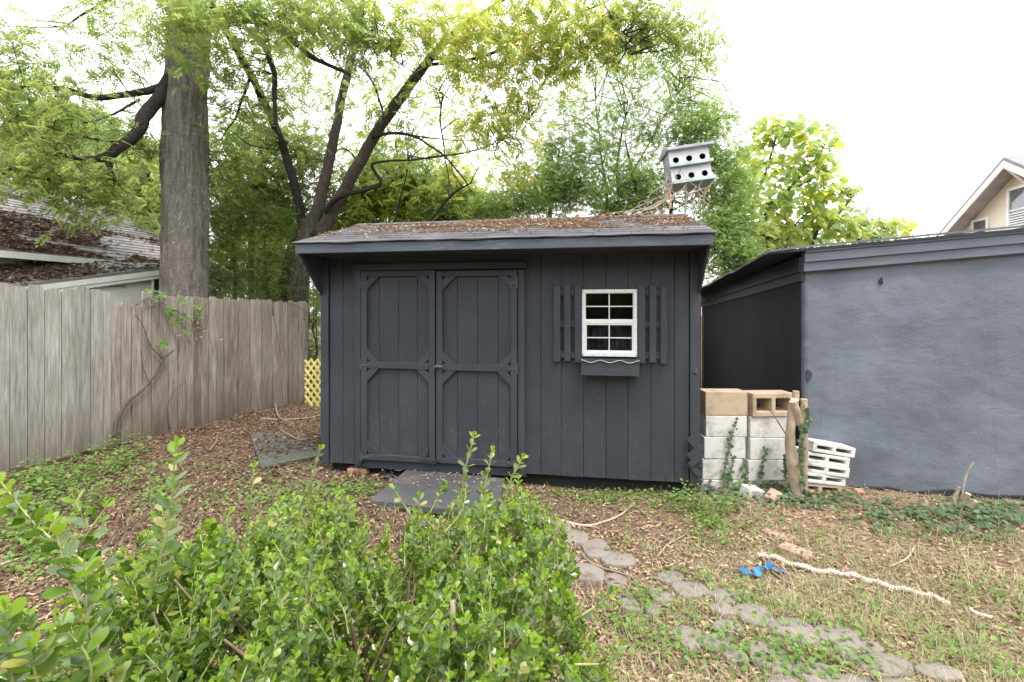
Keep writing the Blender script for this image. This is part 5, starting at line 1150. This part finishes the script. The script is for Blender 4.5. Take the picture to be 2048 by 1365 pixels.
lf = lambda x, y: (.07 if on_stone(x, y) else 1) * (.35 + .65 * nn(x, y, 1.7))
o = litter('fallen_leaves', scatter(54000, lambda x, y: lf(x, y) * (.3 if x < -.6 and y > 3.2 else 1)), (.010, .042), M['litter'], None, .4); tag(o, 'dry brown and tan leaves littering the ground around the path', 'leaf litter')
o = litter('damp_shaded_leaves', scatter(24000, lambda x, y: (.1 if x > -.2 else 1) * (.3 + .7 * nn(x, y, 1.3)) * (1 if y > 3.2 else .4), (-5, 2), (2, 9.3)), (.014, .052), M['litter_dark'], None, .5); tag(o, 'damp leaves with shade put into their colour covering the ground between fence and shed', 'leaf litter')
# needle litter / straw
def blades(name, pts, h, wd, mtl, lay=0.0, label=None, cat='grass', bend=.5):
    pts = np.array(pts); n = len(pts); a = rng.uniform(0, 2 * math.pi, n); el = rng.normal(0, .35, n) + (1.25 - 1.2 * lay); hh = rng.uniform(h[0], h[1], n)
    d = np.stack([np.cos(a) * np.cos(el), np.sin(a) * np.cos(el), np.abs(np.sin(el)) + .04], -1); s = np.stack([-np.sin(a), np.cos(a), 0 * a], -1) * (wd * rng.uniform(.6, 1.3, n))[:, None]
    p0 = pts; p1 = pts + d * hh[:, None] * .55; d2 = d * .5; d2[:, :2] += np.stack([np.cos(a), np.sin(a)], -1) * bend * .6; d2[:, 2] -= bend * .35 * (1 - lay); p2 = p1 + d2 * hh[:, None] * .6; p2[:, 2] = np.maximum(p2[:, 2], pts[:, 2] + .003)
    V = np.stack([p0 - s, p0 + s, p1 + s * .8, p1 - s * .8, p2 + s * .1, p2 - s * .1], 1).reshape(-1, 3); k = np.arange(n)[:, None] * 6
    Fc = np.concatenate([k + np.array([[0, 1, 2, 3]]), k + np.array([[3, 2, 4, 5]])]); o = ob(name, me_np(name, V, Fc), mtl); tag(o, label, cat, kind='stuff'); return o
def tufts(n, per, fn, spread=.03, xr=(-4, 4.6), yr=(1.6, 6)):
    o_ = []
    for (x, y, z) in scatter(n, fn, xr, yr):
        for _ in range(per): xx, yy = x + rnd.gauss(0, spread), y + rnd.gauss(0, spread); o_.append((xx, yy, gz(xx, yy)))
    return o_
gr_f = lambda x, y: (.04 if on_stone(x, y, .95) else 1) * max(0, min(1, (x + .2) * .6)) * (1 if y < 2.9 else .55 if y < 3.5 else .22) * (.25 + .75 * nn(x, y, 2.1, 4))
blades('straw_grass', tufts(4500, 7, gr_f), (.03, .13), .0016, M['grass'], .55, 'dry straw and green grass over the right side of the yard')
gr_l = lambda x, y: (1 if y < 4.4 else .2) * (.15 + .85 * nn(x, y, 1.6, 9)) * (1 if x < .3 else 0)
blades('sparse_grass', tufts(1400, 6, gr_l, .03, (-4.4, .4), (1.7, 5)), (.03, .12), .0016, M['grass'], .4, 'thin grass among the weeds left of the shrub')
blades('pine_straw', scatter(9000, lambda x, y: .05 if on_stone(x, y) else .8 if y > 2 else 1, (-4, 4.6), (1.7, 6)), (.04, .12), .0011, M['litter'], 1.0, 'fine brown stalks scattered on the soil', 'leaf litter', .05)

# weeds: small plants with round opposite leaves
def weed_patch(name, places, label, leaf=(.02, .045), per=14, height=.12, mtl='lf_weed', cat='weeds', stuff=True, spread=.06, lobed=False):
    T = []; 
    for (x, y) in places:
        h = height * rnd.uniform(.4, 1.2)
        for _ in range(per):
            k = rnd.random(); T.append((x + rnd.gauss(0, spread), y + rnd.gauss(0, spread), gz(x, y) + .01 + h * k))
    T = np.array(T); n = len(T); a = rng.uniform(0, 2 * math.pi, n); X = np.stack([np.cos(a), np.sin(a), rng.normal(-.05, .3, n)], -1); Zr = np.stack([rng.normal(0, .35, n), rng.normal(-.2, .35, n), np.ones(n)], -1)
    Mx = frames(X, Zr, rng.uniform(leaf[0], leaf[1], n))
    pv = [(0, 0, 0), (.15, .32, .05), (.55, .36, .06), (1, 0, -.05), (.55, -.36, .06), (.15, -.32, .05), (.5, 0, -.02)]
    if lobed: pv = [(0, 0, 0), (-.05, .4, .04), (.35, .3, .05), (.5, .55, 0), (.65, .22, .03), (1, 0, -.06), (.65, -.22, .03), (.5, -.55, 0), (.35, -.3, .05), (-.05, -.4, .04), (.4, 0, -.02)]
    m_ = len(pv) - 1; V, Fc = inst(pv, [(m_, i, (i + 1) % m_) for i in range(m_)], Mx, T); o = ob(name, me_np(name, V, Fc, False), M[mtl]); tag(o, label, cat, kind='stuff' if stuff else None); return o
def around(lst, n, sx=26, sy=10, k_=.5):
    o_ = []; lst = [(a, b_, max(2, int(k * k_)), c_, d_) for a, b_, k, c_, d_ in lst]
    for (px, py, k, rx, ry) in lst:
        for _ in range(k):
            g = G(px + rnd.gauss(0, rx), max(py + rnd.gauss(0, ry), 790))
            if not blocked(g.x, g.y): o_.append((g.x, g.y))
    return o_
weed_patch('weeds', around([(130, 960, 60, 50, 25), (60, 985, 50, 50, 30), (230, 960, 40, 45, 25), (270, 900, 14, 18, 8), (200, 930, 30, 40, 15), (40, 1060, 40, 50, 30), (320, 1000, 20, 40, 20), (60, 1140, 30, 50, 30), (150, 1020, 40, 60, 25)], 0), 'bright green leafy weeds along the foot of the fence', (.018, .045), 18, .24)
weed_patch('weeds', around([(1425, 1040, 34, 28, 26), (1400, 1010, 12, 20, 12)], 0), 'upright clump of green weeds below the corner of the shed', (.015, .035), 26, .17, spread=.05)
weed_patch('weeds', around([(640, 1000, 70, 60, 20), (500, 980, 50, 60, 25), (720, 980, 40, 30, 12), (420, 940, 26, 60, 16), (560, 1010, 40, 60, 20), (400, 1000, 14, 40, 20), (1150, 1000, 30, 30, 10), (1240, 1000, 44, 40, 10), (1330, 1000, 40, 40, 10), (1500, 1060, 20, 80, 20), (1700, 1080, 20, 120, 20)], 0), 'low green weeds dotted before the shed', (.015, .038), 10, .07)
weed_patch('weeds', around([(1280, 1230, 24, 50, 25), (1330, 1300, 26, 60, 30), (1460, 1290, 20, 50, 30), (1620, 1310, 20, 60, 25), (1500, 1180, 10, 60, 20), (1560, 1330, 18, 60, 20), (1400, 1200, 14, 60, 20), (1750, 1240, 10, 80, 30), (1900, 1300, 20, 100, 30), (2000, 1200, 10, 60, 30), (1240, 1120, 6, 20, 20), (1700, 1340, 14, 60, 20)], 0), 'green weeds growing between the flagstones', (.014, .036), 12, .09)
weed_patch('ivy', around([(1440, 985, 26, 30, 10), (1500, 975, 26, 30, 8), (1560, 985, 26, 30, 10), (1640, 1000, 30, 40, 10), (1700, 1010, 16, 30, 10), (1590, 1000, 16, 20, 10), (1480, 1000, 14, 30, 10), (1780, 1040, 26, 50, 14), (1850, 1050, 34, 50, 14), (1930, 1040, 40, 50, 16), (2010, 1050, 50, 50, 18), (1980, 1030, 30, 40, 10)], 0), 'dull green ivy creeping along the foot of the blocks and stucco wall', (.025, .05), 9, .06, 'lf_ivy', 'ivy', lobed=True)
weed_patch('painted_groundcover', around([(1300, 966, 80, 60, 5), (1370, 978, 50, 30, 6), (1220, 958, 36, 50, 4), (1100, 950, 14, 50, 4), (760, 945, 14, 40, 4)], 0), 'ivy leaves oversprayed with charcoal paint along the shed foot', (.025, .05), 10, .06, 'lf_black', 'ivy', lobed=True)
# climbing ivy on the block columns and the cut trunk
def climb(name, runs, label, mtl='lf_ivy', size=(.018, .04), per=26, yoff=-.012):
    e = empty(name, (0, 0, 0)); p0 = P(*runs[0][0]); e.location = (p0.x, p0.y, 0); tag(e, label, 'ivy'); T = []; sb_ = MB()
    for r_ in runs:
        q = crom([P(*p) for p in r_], 6); v, f = tube(q, .003, 5); sb_.add(v, f)
        for _ in range(per): k = rng.integers(0, len(q)); T.append(q[k] + rng.normal(0, .012, 3) * [1, .4, 1] + [0, -.01, 0])
    T = np.array(T); n = len(T); a = rng.uniform(0, 2 * math.pi, n); X = np.stack([np.cos(a), -.2 + 0 * a, np.sin(a)], -1); Zr = np.stack([rng.normal(0, .35, n), -np.ones(n), rng.normal(.2, .35, n)], -1)
    Mx = frames(X, Zr, rng.uniform(size[0], size[1], n)); pv = [(0, 0, 0), (-.05, .4, .04), (.35, .3, .05), (.5, .55, 0), (.65, .22, .03), (1, 0, -.06), (.65, -.22, .03), (.5, -.55, 0), (.35, -.3, .05), (-.05, -.4, .04), (.4, 0, -.02)]
    V, Fc = inst(pv, [(10, i, (i + 1) % 10) for i in range(10)], Mx, T); o = ob('leaves', me_np('leaves', V, Fc), M[mtl], e, True); o['kind'] = 'stuff'; ob('stem', sb_.mesh('stem'), M['twig'], e, True); return e
YI = BY - .115
climb('ivy_strand', [[(1469, 842, YI), (1467, 862, YI), (1456, 880, YI), (1457, 900, YI)], [(1457, 900, YI), (1465, 925, YI), (1460, 950, YI), (1455, 970, YI)], [(1453, 905, YI), (1450, 940, YI), (1446, 965, YI)]], 'thin ivy strand climbing the white blocks of the column next to the shed')
climb('ivy_strand', [[(1530, 890, YI), (1528, 915, YI), (1524, 935, YI), (1518, 955, YI)], [(1488, 915, YI), (1486, 940, YI), (1490, 965, YI)], [(1530, 970, YI), (1545, 965, YI), (1520, 975, YI)]], 'ivy strand climbing the white blocks of the right column')
climb('ivy_strand', [[(1572, 910, YS + .07), (1570, 940, YS + .05), (1574, 975, YS)], [(1606, 850, YS - .04), (1600, 880, YS - .06), (1598, 900, YS - .06)], [(1612, 815, YS), (1614, 840, YS), (1606, 860, YS - .02)], [(1600, 900, YS - .06), (1603, 950, YS - .06), (1608, 990, YS - .06)]], 'ivy clinging to the pruned bare trunk', size=(.02, .045), per=34)

# ------------------------------------------------------------------ sticks, rope, ribbon
def stick(pxs, r, m_, label, branches=(), lift=.012):
    """lies on the ground along photo points"""
    b_ = MB(); g0 = G(*pxs[0]); e = empty('stick', (g0.x, g0.y, 0)); tag(e, label, 'stick', 'dead sticks lying about the yard')
    q = crom([np.array(G(*p)) + [0, 0, lift + rnd.random() * .01] for p in pxs], 5); rr = np.linspace(r, r * .5, len(q)); v, f = tube(q, rr, 7, True, .06); b_.add(v, f)
    ob('stem', b_.mesh('stem', True), m_, e, True)
    for br in branches:
        q = crom([np.array(G(*p)) + [0, 0, lift] for p in br], 4); v, f = tube(q, np.linspace(r * .6, r * .25, len(q)), 6, True, .05); ob('side_shoot', MB().add(v, f).mesh('side_shoot', True), m_, e, True)
stick([(1155, 1098), (1172, 1122), (1200, 1140), (1235, 1150), (1290, 1170)], .010, M['twig'], 'dark forked stick lying across the upper flagstones', [[(1155, 1130), (1160, 1118), (1158, 1145)]])
stick([(1115, 1045), (1170, 1055), (1205, 1048), (1240, 1035), (1270, 1010)], .012, M['twig_pale'], 'pale crooked branch lying just before the shed, right of the shrub', [[(1170, 1055), (1190, 1058), (1200, 1062)]])
stick([(1315, 1118), (1335, 1095), (1375, 1072)], .007, M['twig_pale'], 'thin pale curved stick on the dirt in the middle of the yard')
stick([(1525, 1118), (1535, 1140), (1552, 1155), (1576, 1172)], .011, M['twig'], 'short dark stick lying over the blue ribbon')
stick([(1435, 1138), (1460, 1144), (1500, 1146), (1525, 1140)], .007, M['twig'], 'thin brown stick left of the blue ribbon')
stick([(548, 808), (556, 840), (570, 850), (590, 858)], .016, M['twig'], 'upright leaning dead branch left of the shed', lift=.06)
stick([(520, 840), (570, 842), (620, 838), (642, 832)], .018, M['twig'], 'long grey branch lying behind the mossy board')
stick([(560, 870), (600, 890), (640, 885), (645, 880)], .010, M['twig'], 'brown branch lying across the mossy board', lift=.06)
stick([(420, 905), (433, 885), (438, 870), (470, 862)], .011, M['twig'], 'curved dark branch on the leaves near the old fence')
stick([(285, 1020), (300, 1008), (305, 985), (298, 975)], .010, M['twig'], 'small bent stick among the weeds left of the tall shoot')
stick([(2, 1135), (30, 1125), (60, 1118)], .009, M['twig_pale'], 'pale stick at the far left edge of the yard')
stick([(1830, 1095), (1815, 1120), (1780, 1140)], .007, M['twig_pale'], 'thin pale hooked stick right of the white rope')
stick([(1800, 1028), (1830, 1018), (1870, 1010)], .008, M['twig_pale'], 'pale straight stick at the foot of the stucco wall')
stick([(830, 946), (845, 952), (868, 943), (885, 945)], .005, M['twig_pale'], 'crumpled dry twig lying on the dark ramp', lift=.09)
stick([(1300, 1160), (1340, 1167), (1380, 1164)], .012, M['twig'], 'thick dark stick at the edge of the round flagstone')
# frayed white rope
rp = [(1518, 1118), (1545, 1120), (1590, 1136), (1650, 1150), (1700, 1156), (1745, 1170), (1800, 1185), (1855, 1198), (1900, 1214)]
g0 = G(*rp[0]); ro = empty('frayed_rope', (g0.x, g0.y, 0)); tag(ro, 'frayed white fluffy rope stretched across the dirt at the right', 'rope')
q = crom([np.array(G(*p)) + [0, 0, .02] for p in rp], 30)[:-1]; q[:, 2] += .006 * np.sin(np.arange(len(q)) * .21)
v, f = tube(q, .012 + .003 * np.sin(np.arange(len(q)) * 1.9), 9, True, .12); ob('core', MB().add(v, f).mesh('core'), M['rope'], ro, True)
nf = 5200; k = rng.integers(0, len(q) - 1, nf); d = rng.normal(0, 1, (nf, 3)); d /= np.linalg.norm(d, axis=1)[:, None]; p0 = q[k] + d * .010; p1 = p0 + d * rng.uniform(.004, .014, nf)[:, None] + rng.normal(0, .004, (nf, 3)); sd_ = rng.normal(0, .0013, (nf, 3))
V = np.stack([p0 - sd_, p0 + sd_, p1], 1).reshape(-1, 3); o = ob('frayed_fibres', me_np('frayed_fibres', V, np.arange(nf * 3).reshape(-1, 3)), M['rope'], ro, True); o['kind'] = 'stuff'
# second short piece
q = crom([np.array(G(*p)) + [0, 0, .012] for p in [(1940, 1222), (1955, 1232), (1985, 1240)]], 8); v, f = tube(q, .009, 8, True, .2); o = ob('rope_scrap', MB().add(v, f).mesh('rope_scrap'), M['rope']); tag(o, 'short loose scrap of white rope beyond the end of the long one', 'rope')
# blue plastic ribbon
rb_ = MB(); pts_ = [(1480, 1150, .006), (1498, 1155, .018), (1512, 1158, .008), (1522, 1150, .028), (1532, 1150, .012), (1541, 1146, .034), (1552, 1150, .010), (1570, 1154, .006)]
c = crom([np.array([*G(a, b_)[:2], z + .004]) for a, b_, z in pts_], 6); n_ = len(c); wv = np.array([[0.010 * math.sin(i * .8), 0.022 + .008 * math.sin(i * .5), .008 * math.sin(i * .6)] for i in range(n_)])
v = np.concatenate([c - wv, c + wv, c - wv + [0, 0, .002], c + wv + [0, 0, .002]]); v[:, 2] = np.maximum(v[:, 2], .004)
rb_.add(v.tolist(), [(i, i + 1, n_ + i + 1, n_ + i) for i in range(n_ - 1)] + [(2 * n_ + i, 3 * n_ + i, 3 * n_ + i + 1, 2 * n_ + i + 1) for i in range(n_ - 1)]); o = ob('blue_ribbon', rb_.mesh('blue_ribbon', True, False), M['blue']); tag(o, 'crumpled bright blue plastic ribbon lying on the dirt', 'ribbon')

# ------------------------------------------------------------------ creeper on the fence, dead vines on the birdhouse
cp = empty('creeper_vine', (*P(300, 700, 5.95)[:2], 0)); tag(cp, 'creeper vine with five part green leaves crawling over the old fence', 'vine')
def fpt(px, py, off=.04):
    """point just in front of the fence plane"""
    r = (px - CX) / F; n_ = Vector((.9559, -.2936, 0)); a0 = Vector((-5.07, 4.7, 0)) + n_ * off
    Y = (a0.x * n_.x + a0.y * n_.y) / (r * n_.x + n_.y); return P(px, py, Y)
vm = MB()
for run, r0 in (([(228, 875), (235, 840), (255, 805), (285, 780), (310, 750), (325, 720), (348, 700)], .021), ([(325, 718), (300, 690), (285, 650), (270, 630)], .008), ([(300, 770), (285, 730), (282, 700)], .006), ([(340, 860), (335, 820), (350, 780), (370, 765)], .006),
                ([(420, 600), (400, 625), (385, 650), (395, 680)], .006), ([(300, 600), (330, 610), (380, 640), (410, 660)], .006), ([(545, 610), (560, 700), (575, 780)], .005), ([(560, 600), (600, 615), (625, 635)], .006), ([(272, 610), (300, 596), (330, 600), (300, 615), (285, 598)], .008), ([(475, 780), (470, 720), (480, 650), (470, 610)], .004)):
    q = crom([fpt(*p) for p in run], 6); v, f = tube(q, np.linspace(r0, r0 * .45, len(q)), 6, True, .08); vm.add(v, f)
ob('stem', vm.mesh('stem', True), m_simple('dark_vine_stem', (.10, .08, .068), .85, .3, 20, .3), cp, True)
LV = [(0, 0, 0), (.25, .16, .03), (.6, .2, .03), (1, 0, -.06), (.6, -.2, .03), (.25, -.16, .03), (.5, 0, -.02)]; LF = [(6, i, (i + 1) % 6) for i in range(6)]
cm = me_np('leaf', LV, LF); cm.materials.append(M['lf_weed'])
Ml = []; Tl = []
for (px, py, s_) in ((342, 620, .10), (365, 602, .09), (372, 635, .10), (395, 612, .08), (400, 632, .09), (345, 630, .10), (325, 590, .08), (355, 645, .09), (328, 688, .11), (372, 662, .07), (300, 580, .07), (405, 618, .06), (310, 598, .07)):
    c = np.array(fpt(px, py, .09)); a0 = rnd.random() * .6
    for k in range(5):
        a = a0 + k * 2 * math.pi / 5 + .3; d = np.array([[math.cos(a), -.25, math.sin(a) * .8 - .1]]); Ml.append(frames(d, np.array([[.1, -.8, .8]]), [s_ * (.8 + .25 * rnd.random())])[0]); Tl.append(c)
leaf_objs(cm, Ml, Tl, cp)
cdd = me_np('dead_leaf', LV, LF); cdd.materials.append(M['litter']); Ml = []; Tl = []
for _ in range(46):
    c = np.array(fpt(rnd.gauss(390, 16), rnd.gauss(672, 16), rnd.uniform(.03, .1))); d = rng.normal(0, 1, (1, 3)) + [0, 0, -.8]; Ml.append(frames(d, rng.normal(0, 1, (1, 3)), [rnd.uniform(.03, .07)])[0]); Tl.append(c)
leaf_objs(cdd, Ml, Tl, cp, 'dead_leaf')
dvn = empty('dead_vine', (*P(1360, 430, 6.4)[:2], 0)); tag(dvn, 'dry brown vine hanging from the birdhouse down to the shed ridge', 'vine'); vm = MB(); ends = []
for _ in range(11):
    a, b_ = rnd.uniform(1325, 1415), rnd.uniform(335, 380); c_, d_ = a + rnd.gauss(-8, 26), rnd.uniform(395, 432)
    q = crom([P(a, b_, 6.3 + rnd.uniform(-.1, .4)), P(a + rnd.gauss(0, 14), (b_ * 2 + d_) / 3, 6.3), P(c_ + rnd.gauss(0, 14), (b_ + d_ * 2) / 3, 6.15), P(c_, d_, 6.1)], 5); v, f = tube(q, .004, 4, False); vm.add(v, f); ends.append(q)
for _ in range(8):
    a = rnd.uniform(1330, 1400); q = crom([P(a, rnd.uniform(350, 390), 6.2), P(a - 40 + rnd.gauss(0, 20), 410, 6.0), P(a - 90 + rnd.gauss(0, 30), 428, 5.6)], 6); v, f = tube(q, .004, 4, False); vm.add(v, f); ends.append(q)
ob('stem', vm.mesh('stem', True, False), M['twig_pale'], dvn, True); E = np.vstack(ends); Ml = []; Tl = []
for _ in range(48):
    c = E[rng.integers(0, len(E))]; d = rng.normal(0, .7, (1, 3)) + [0, 0, -1.0]; Ml.append(frames(d, rng.normal(0, 1, (1, 3)), [rnd.uniform(.04, .11)])[0]); Tl.append(c)
leaf_objs(cdd, Ml, Tl, dvn, 'dead_leaf')
tag(litter('ridge_leaves', [tuple(Msh @ Vector((rnd.uniform(1.9, 3.4), roofpt(SLN * rnd.uniform(.86, .99))[0], RZ + rnd.uniform(-.01, .015)))) for _ in range(40)], (.03, .08), M['litter'], None, .7), 'large curled dry leaves heaped on the shed ridge below the birdhouse', 'leaf litter')

# ------------------------------------------------------------------ foreground boxwood shrub
bx = empty('boxwood_shrub', (-.55, 1.35, 0)); tag(bx, 'glossy green boxwood shrub filling the lower left foreground', 'shrub')
OV_ = [(0, 0, 0), (.22, .16, .015), (.55, .30, .02), (.82, .26, .0), (1, 0, -.04), (.82, -.26, .0), (.55, -.30, .02), (.22, -.16, .015), (.3, 0, -.035), (.68, 0, -.055)]
OF_ = [(0, 8, 1), (1, 8, 2), (2, 8, 9), (2, 9, 3), (3, 9, 4), (4, 9, 5), (5, 9, 6), (6, 9, 8), (6, 8, 7), (7, 8, 0)]
sil = [(-400, 1420), (-60, 1330), (60, 1270), (150, 1230), (240, 1150), (300, 1095), (380, 1065), (470, 1085), (540, 1045), (640, 1010), (720, 1060), (780, 1085), (850, 1045), (930, 985), (1000, 985), (1060, 1005), (1110, 1050), (1135, 1085), (1160, 1140), (1225, 1165), (1255, 1280), (1285, 1400)]
def silf(px):
    for (a, b_), (c_, d_) in zip(sil[:-1], sil[1:]):
        if a <= px <= c_: return b_ + (d_ - b_) * (px - a) / (c_ - a)
    return 1500
LM = []; LT = []; LN = []; SM = MB()
def shoot(base, tip, nlp, ls, stem_r=.0016, bend=None, bare=.1):
    """a shoot with opposite leaf pairs from base to tip"""
    base, tip = np.array(base, float), np.array(tip, float); mid = (base + tip) / 2 + (rng.normal(0, .012, 3) if bend is None else bend)
    q = crom([base, mid, tip], 5); v, f = tube(q, np.linspace(stem_r * 1.5, stem_r * .6, len(q)), 4, False); SM.add(v, f)
    ln = np.linalg.norm(tip - base)
    for i in range(nlp):
        t = bare + (1 - bare) * (i + .7) / nlp; x = t * (len(q) - 1); k = min(int(x), len(q) - 2); p = q[k] + (q[k + 1] - q[k]) * (x - k); d = q[k + 1] - q[k]; d /= np.linalg.norm(d)
        a = i * math.pi / 2 + rng.normal(0, .25); s = np.cross(d, [.3, .2, 1.]); s /= np.linalg.norm(s) + 1e-9; u = np.cross(d, s)
        sz_ = ls * (1.0 if t < .7 else 1.7 - t * 1.0) * rng.uniform(.8, 1.15); up = .45 + .7 * t * t
        for sg in (1, -1):
            o_ = sg * (math.cos(a) * s + math.sin(a) * u); X = o_ + d * up + rng.normal(0, .2, 3); Zr = d - o_ * .5 + rng.normal(0, .3, 3)
            LM.append((X, Zr, sz_)); LT.append(p); LN.append(t > .88)
    if True:   # tight pair at the tip
        for sg in (1, -1): LM.append((d * 1.0 + sg * .25 * s, u, ls * .5)); LT.append(tip); LN.append(True)
cnt = 0
for layer, (num, dz) in enumerate(((660, 0), (580, .065), (480, .14), (360, .26))):
    c = 0
    while c < num:
        Y = rnd.uniform(.78, 1.85); px = rnd.uniform(-300, 1285); s_ = silf(px)
        if s_ > 1480: continue
        Yr = 1.5; H = CZ - (s_ - HY) / F * Yr; x = (px - CX) / F * Y
        fade = max(0, (1.0 - Y)) * .25 + max(0, Y - 1.55) * .5
        gap = nn(x, Y, 4.5, 2); z = H - fade - dz - .13 * (gap < .45) + rnd.gauss(0, .028) + (rnd.uniform(.03, .09) if rnd.random() < .10 and layer == 0 else 0)
        if px < 250 and rnd.random() < .55: continue
        if px > 1080 and Y > 1.3 and s_ > 1120: continue
        ln = rnd.uniform(.10, .19); cx_ = -.45; dx = (x - cx_) * .35 + rnd.gauss(0, .25); dy = (Y - 1.3) * .5 + rnd.gauss(0, .25) - (.2 if layer else 0)
        d = np.array([dx, dy, 1.0 if layer == 0 else .7]); d /= np.linalg.norm(d); tip = np.array([x, Y, z]); shoot(tip - d * ln, tip, rnd.randint(9, 13), rnd.uniform(.018, .029) * (1.25 if px < 450 else 1)); c += 1
# individual tall shoots
for (pt, pbm, Y, ls, nl) in (((352, 890), (300, 1200), 1.05, .036, 13), ((948, 872), (925, 1060), 1.35, .026, 11), ((985, 900), (960, 1060), 1.38, .024, 9), ((1045, 915), (1000, 1050), 1.35, .025, 9), ((640, 897), (590, 1030), 1.5, .026, 8), ((510, 930), (495, 1050), 1.5, .026, 7), ((460, 1025), (430, 1120), 1.3, .026, 7),
                             ((785, 975), (850, 1070), 1.45, .026, 6), ((840, 990), (870, 1060), 1.45, .024, 6), ((0, 962), (175, 1130), .95, .033, 9), ((150, 1000), (215, 1150), 1.0, .034, 8), ((10, 1010), (120, 1090), .95, .030, 7), ((105, 1040), (220, 1365), .80, .034, 14), ((215, 1010), (190, 1120), 1.0, .030, 6), ((170, 1130), (240, 1400), .82, .036, 13),
                             ((330, 1010), (330, 1120), 1.15, .028, 7), ((120, 1245), (175, 1400), .75, .034, 8), ((10, 1220), (30, 1400), .72, .034, 9), ((700, 1000), (690, 1080), 1.4, .025, 6), ((1230, 1180), (1150, 1240), 1.2, .026, 6), ((1240, 1290), (1150, 1330), 1.05, .027, 7), ((60, 1300), (90, 1420), .72, .036, 8), ((560, 1000), (540, 1080), 1.4, .026, 7)):
    a = P(*pbm, Y + .03); b_ = P(*pt, Y); shoot(a, b_, int(nl * 1.25), ls * 1.15, .0024, bare=.03)
# long bare stems inside
for _ in range(46):
    x, Y = rnd.uniform(-1.0, .2), rnd.uniform(1.0, 1.7); s_ = silf(CX + x / Y * F); 
    if s_ > 1350: continue
    H = CZ - (s_ - HY) / F * 1.5; b0 = Vector((-.45 + rnd.gauss(0, .16), 1.35 + rnd.gauss(0, .12), 0)); t_ = Vector((x, Y, max(.4, H - .06)))
    q = crom([b0, b0.lerp(t_, .35) + Vector((0, 0, .08)), b0.lerp(t_, .7) + Vector((0, 0, .05)), t_], 4); v, f = tube(q, np.linspace(.010, .003, len(q)), 5, False, .1); vm2 = v
    if 'WD' not in globals(): WD = MB()
    WD.add(v, f)
ob('branches', WD.mesh('branches', True, False), M['stem_woody'], bx, True)
ob('shoot_stems', SM.mesh('shoot_stems', True, False), M['stem_green'], bx, True)
X = np.array([m[0] for m in LM]); Zr = np.array([m[1] for m in LM]); S_ = np.array([m[2] for m in LM]); T = np.array(LT); new = np.array(LN); Mx = frames(X, Zr, S_)
pxs = CX + T[:, 0] / T[:, 1] * F; pys = HY - (T[:, 2] - CZ) / T[:, 1] * F; infr = (pxs > 5) & (pxs < 2043) & (pys < 1360) & (pys > 860)
score = np.where(infr, S_ / T[:, 1], 0) ; order = np.argsort(-score); sel = order[:300]; rest = np.ones(len(T), bool); rest[sel] = False
m_old = me_np('leaf', OV_, OF_, True); m_old.materials.append(M['lf_box']); m_new = me_np('leaf', OV_, OF_, True); m_new.materials.append(M['lf_box_new'])
leaf_objs(m_old, Mx[sel][~new[sel]], T[sel][~new[sel]], bx); leaf_objs(m_new, Mx[sel][new[sel]], T[sel][new[sel]], bx)
for msk, mt, nm in ((rest & ~new, 'lf_box', 'foliage'), (rest & new, 'lf_box_new', 'young_foliage')):
    V, Fc = inst(OV_, OF_, Mx[msk], T[msk]); o = ob(nm, me_np(nm, V, Fc, True), M[mt], bx, True); o['kind'] = 'stuff'
# dead stick poking through the shrub
q = crom([P(905, 1200, .95), P(908, 1260, .93), P(918, 1320, .92), P(930, 1400, .92)], 5); v, f = tube(q, .0055, 7, True, .1); o = ob('stick', MB().add(v, f).mesh('stick', True), M['twig']); tag(o, 'grey brown dead stick poking up through the middle of the shrub', 'stick')
print('tris', sum(len(o.data.polygons) for o in bpy.data.objects if o.type == 'MESH'), 'leaves', len(T))
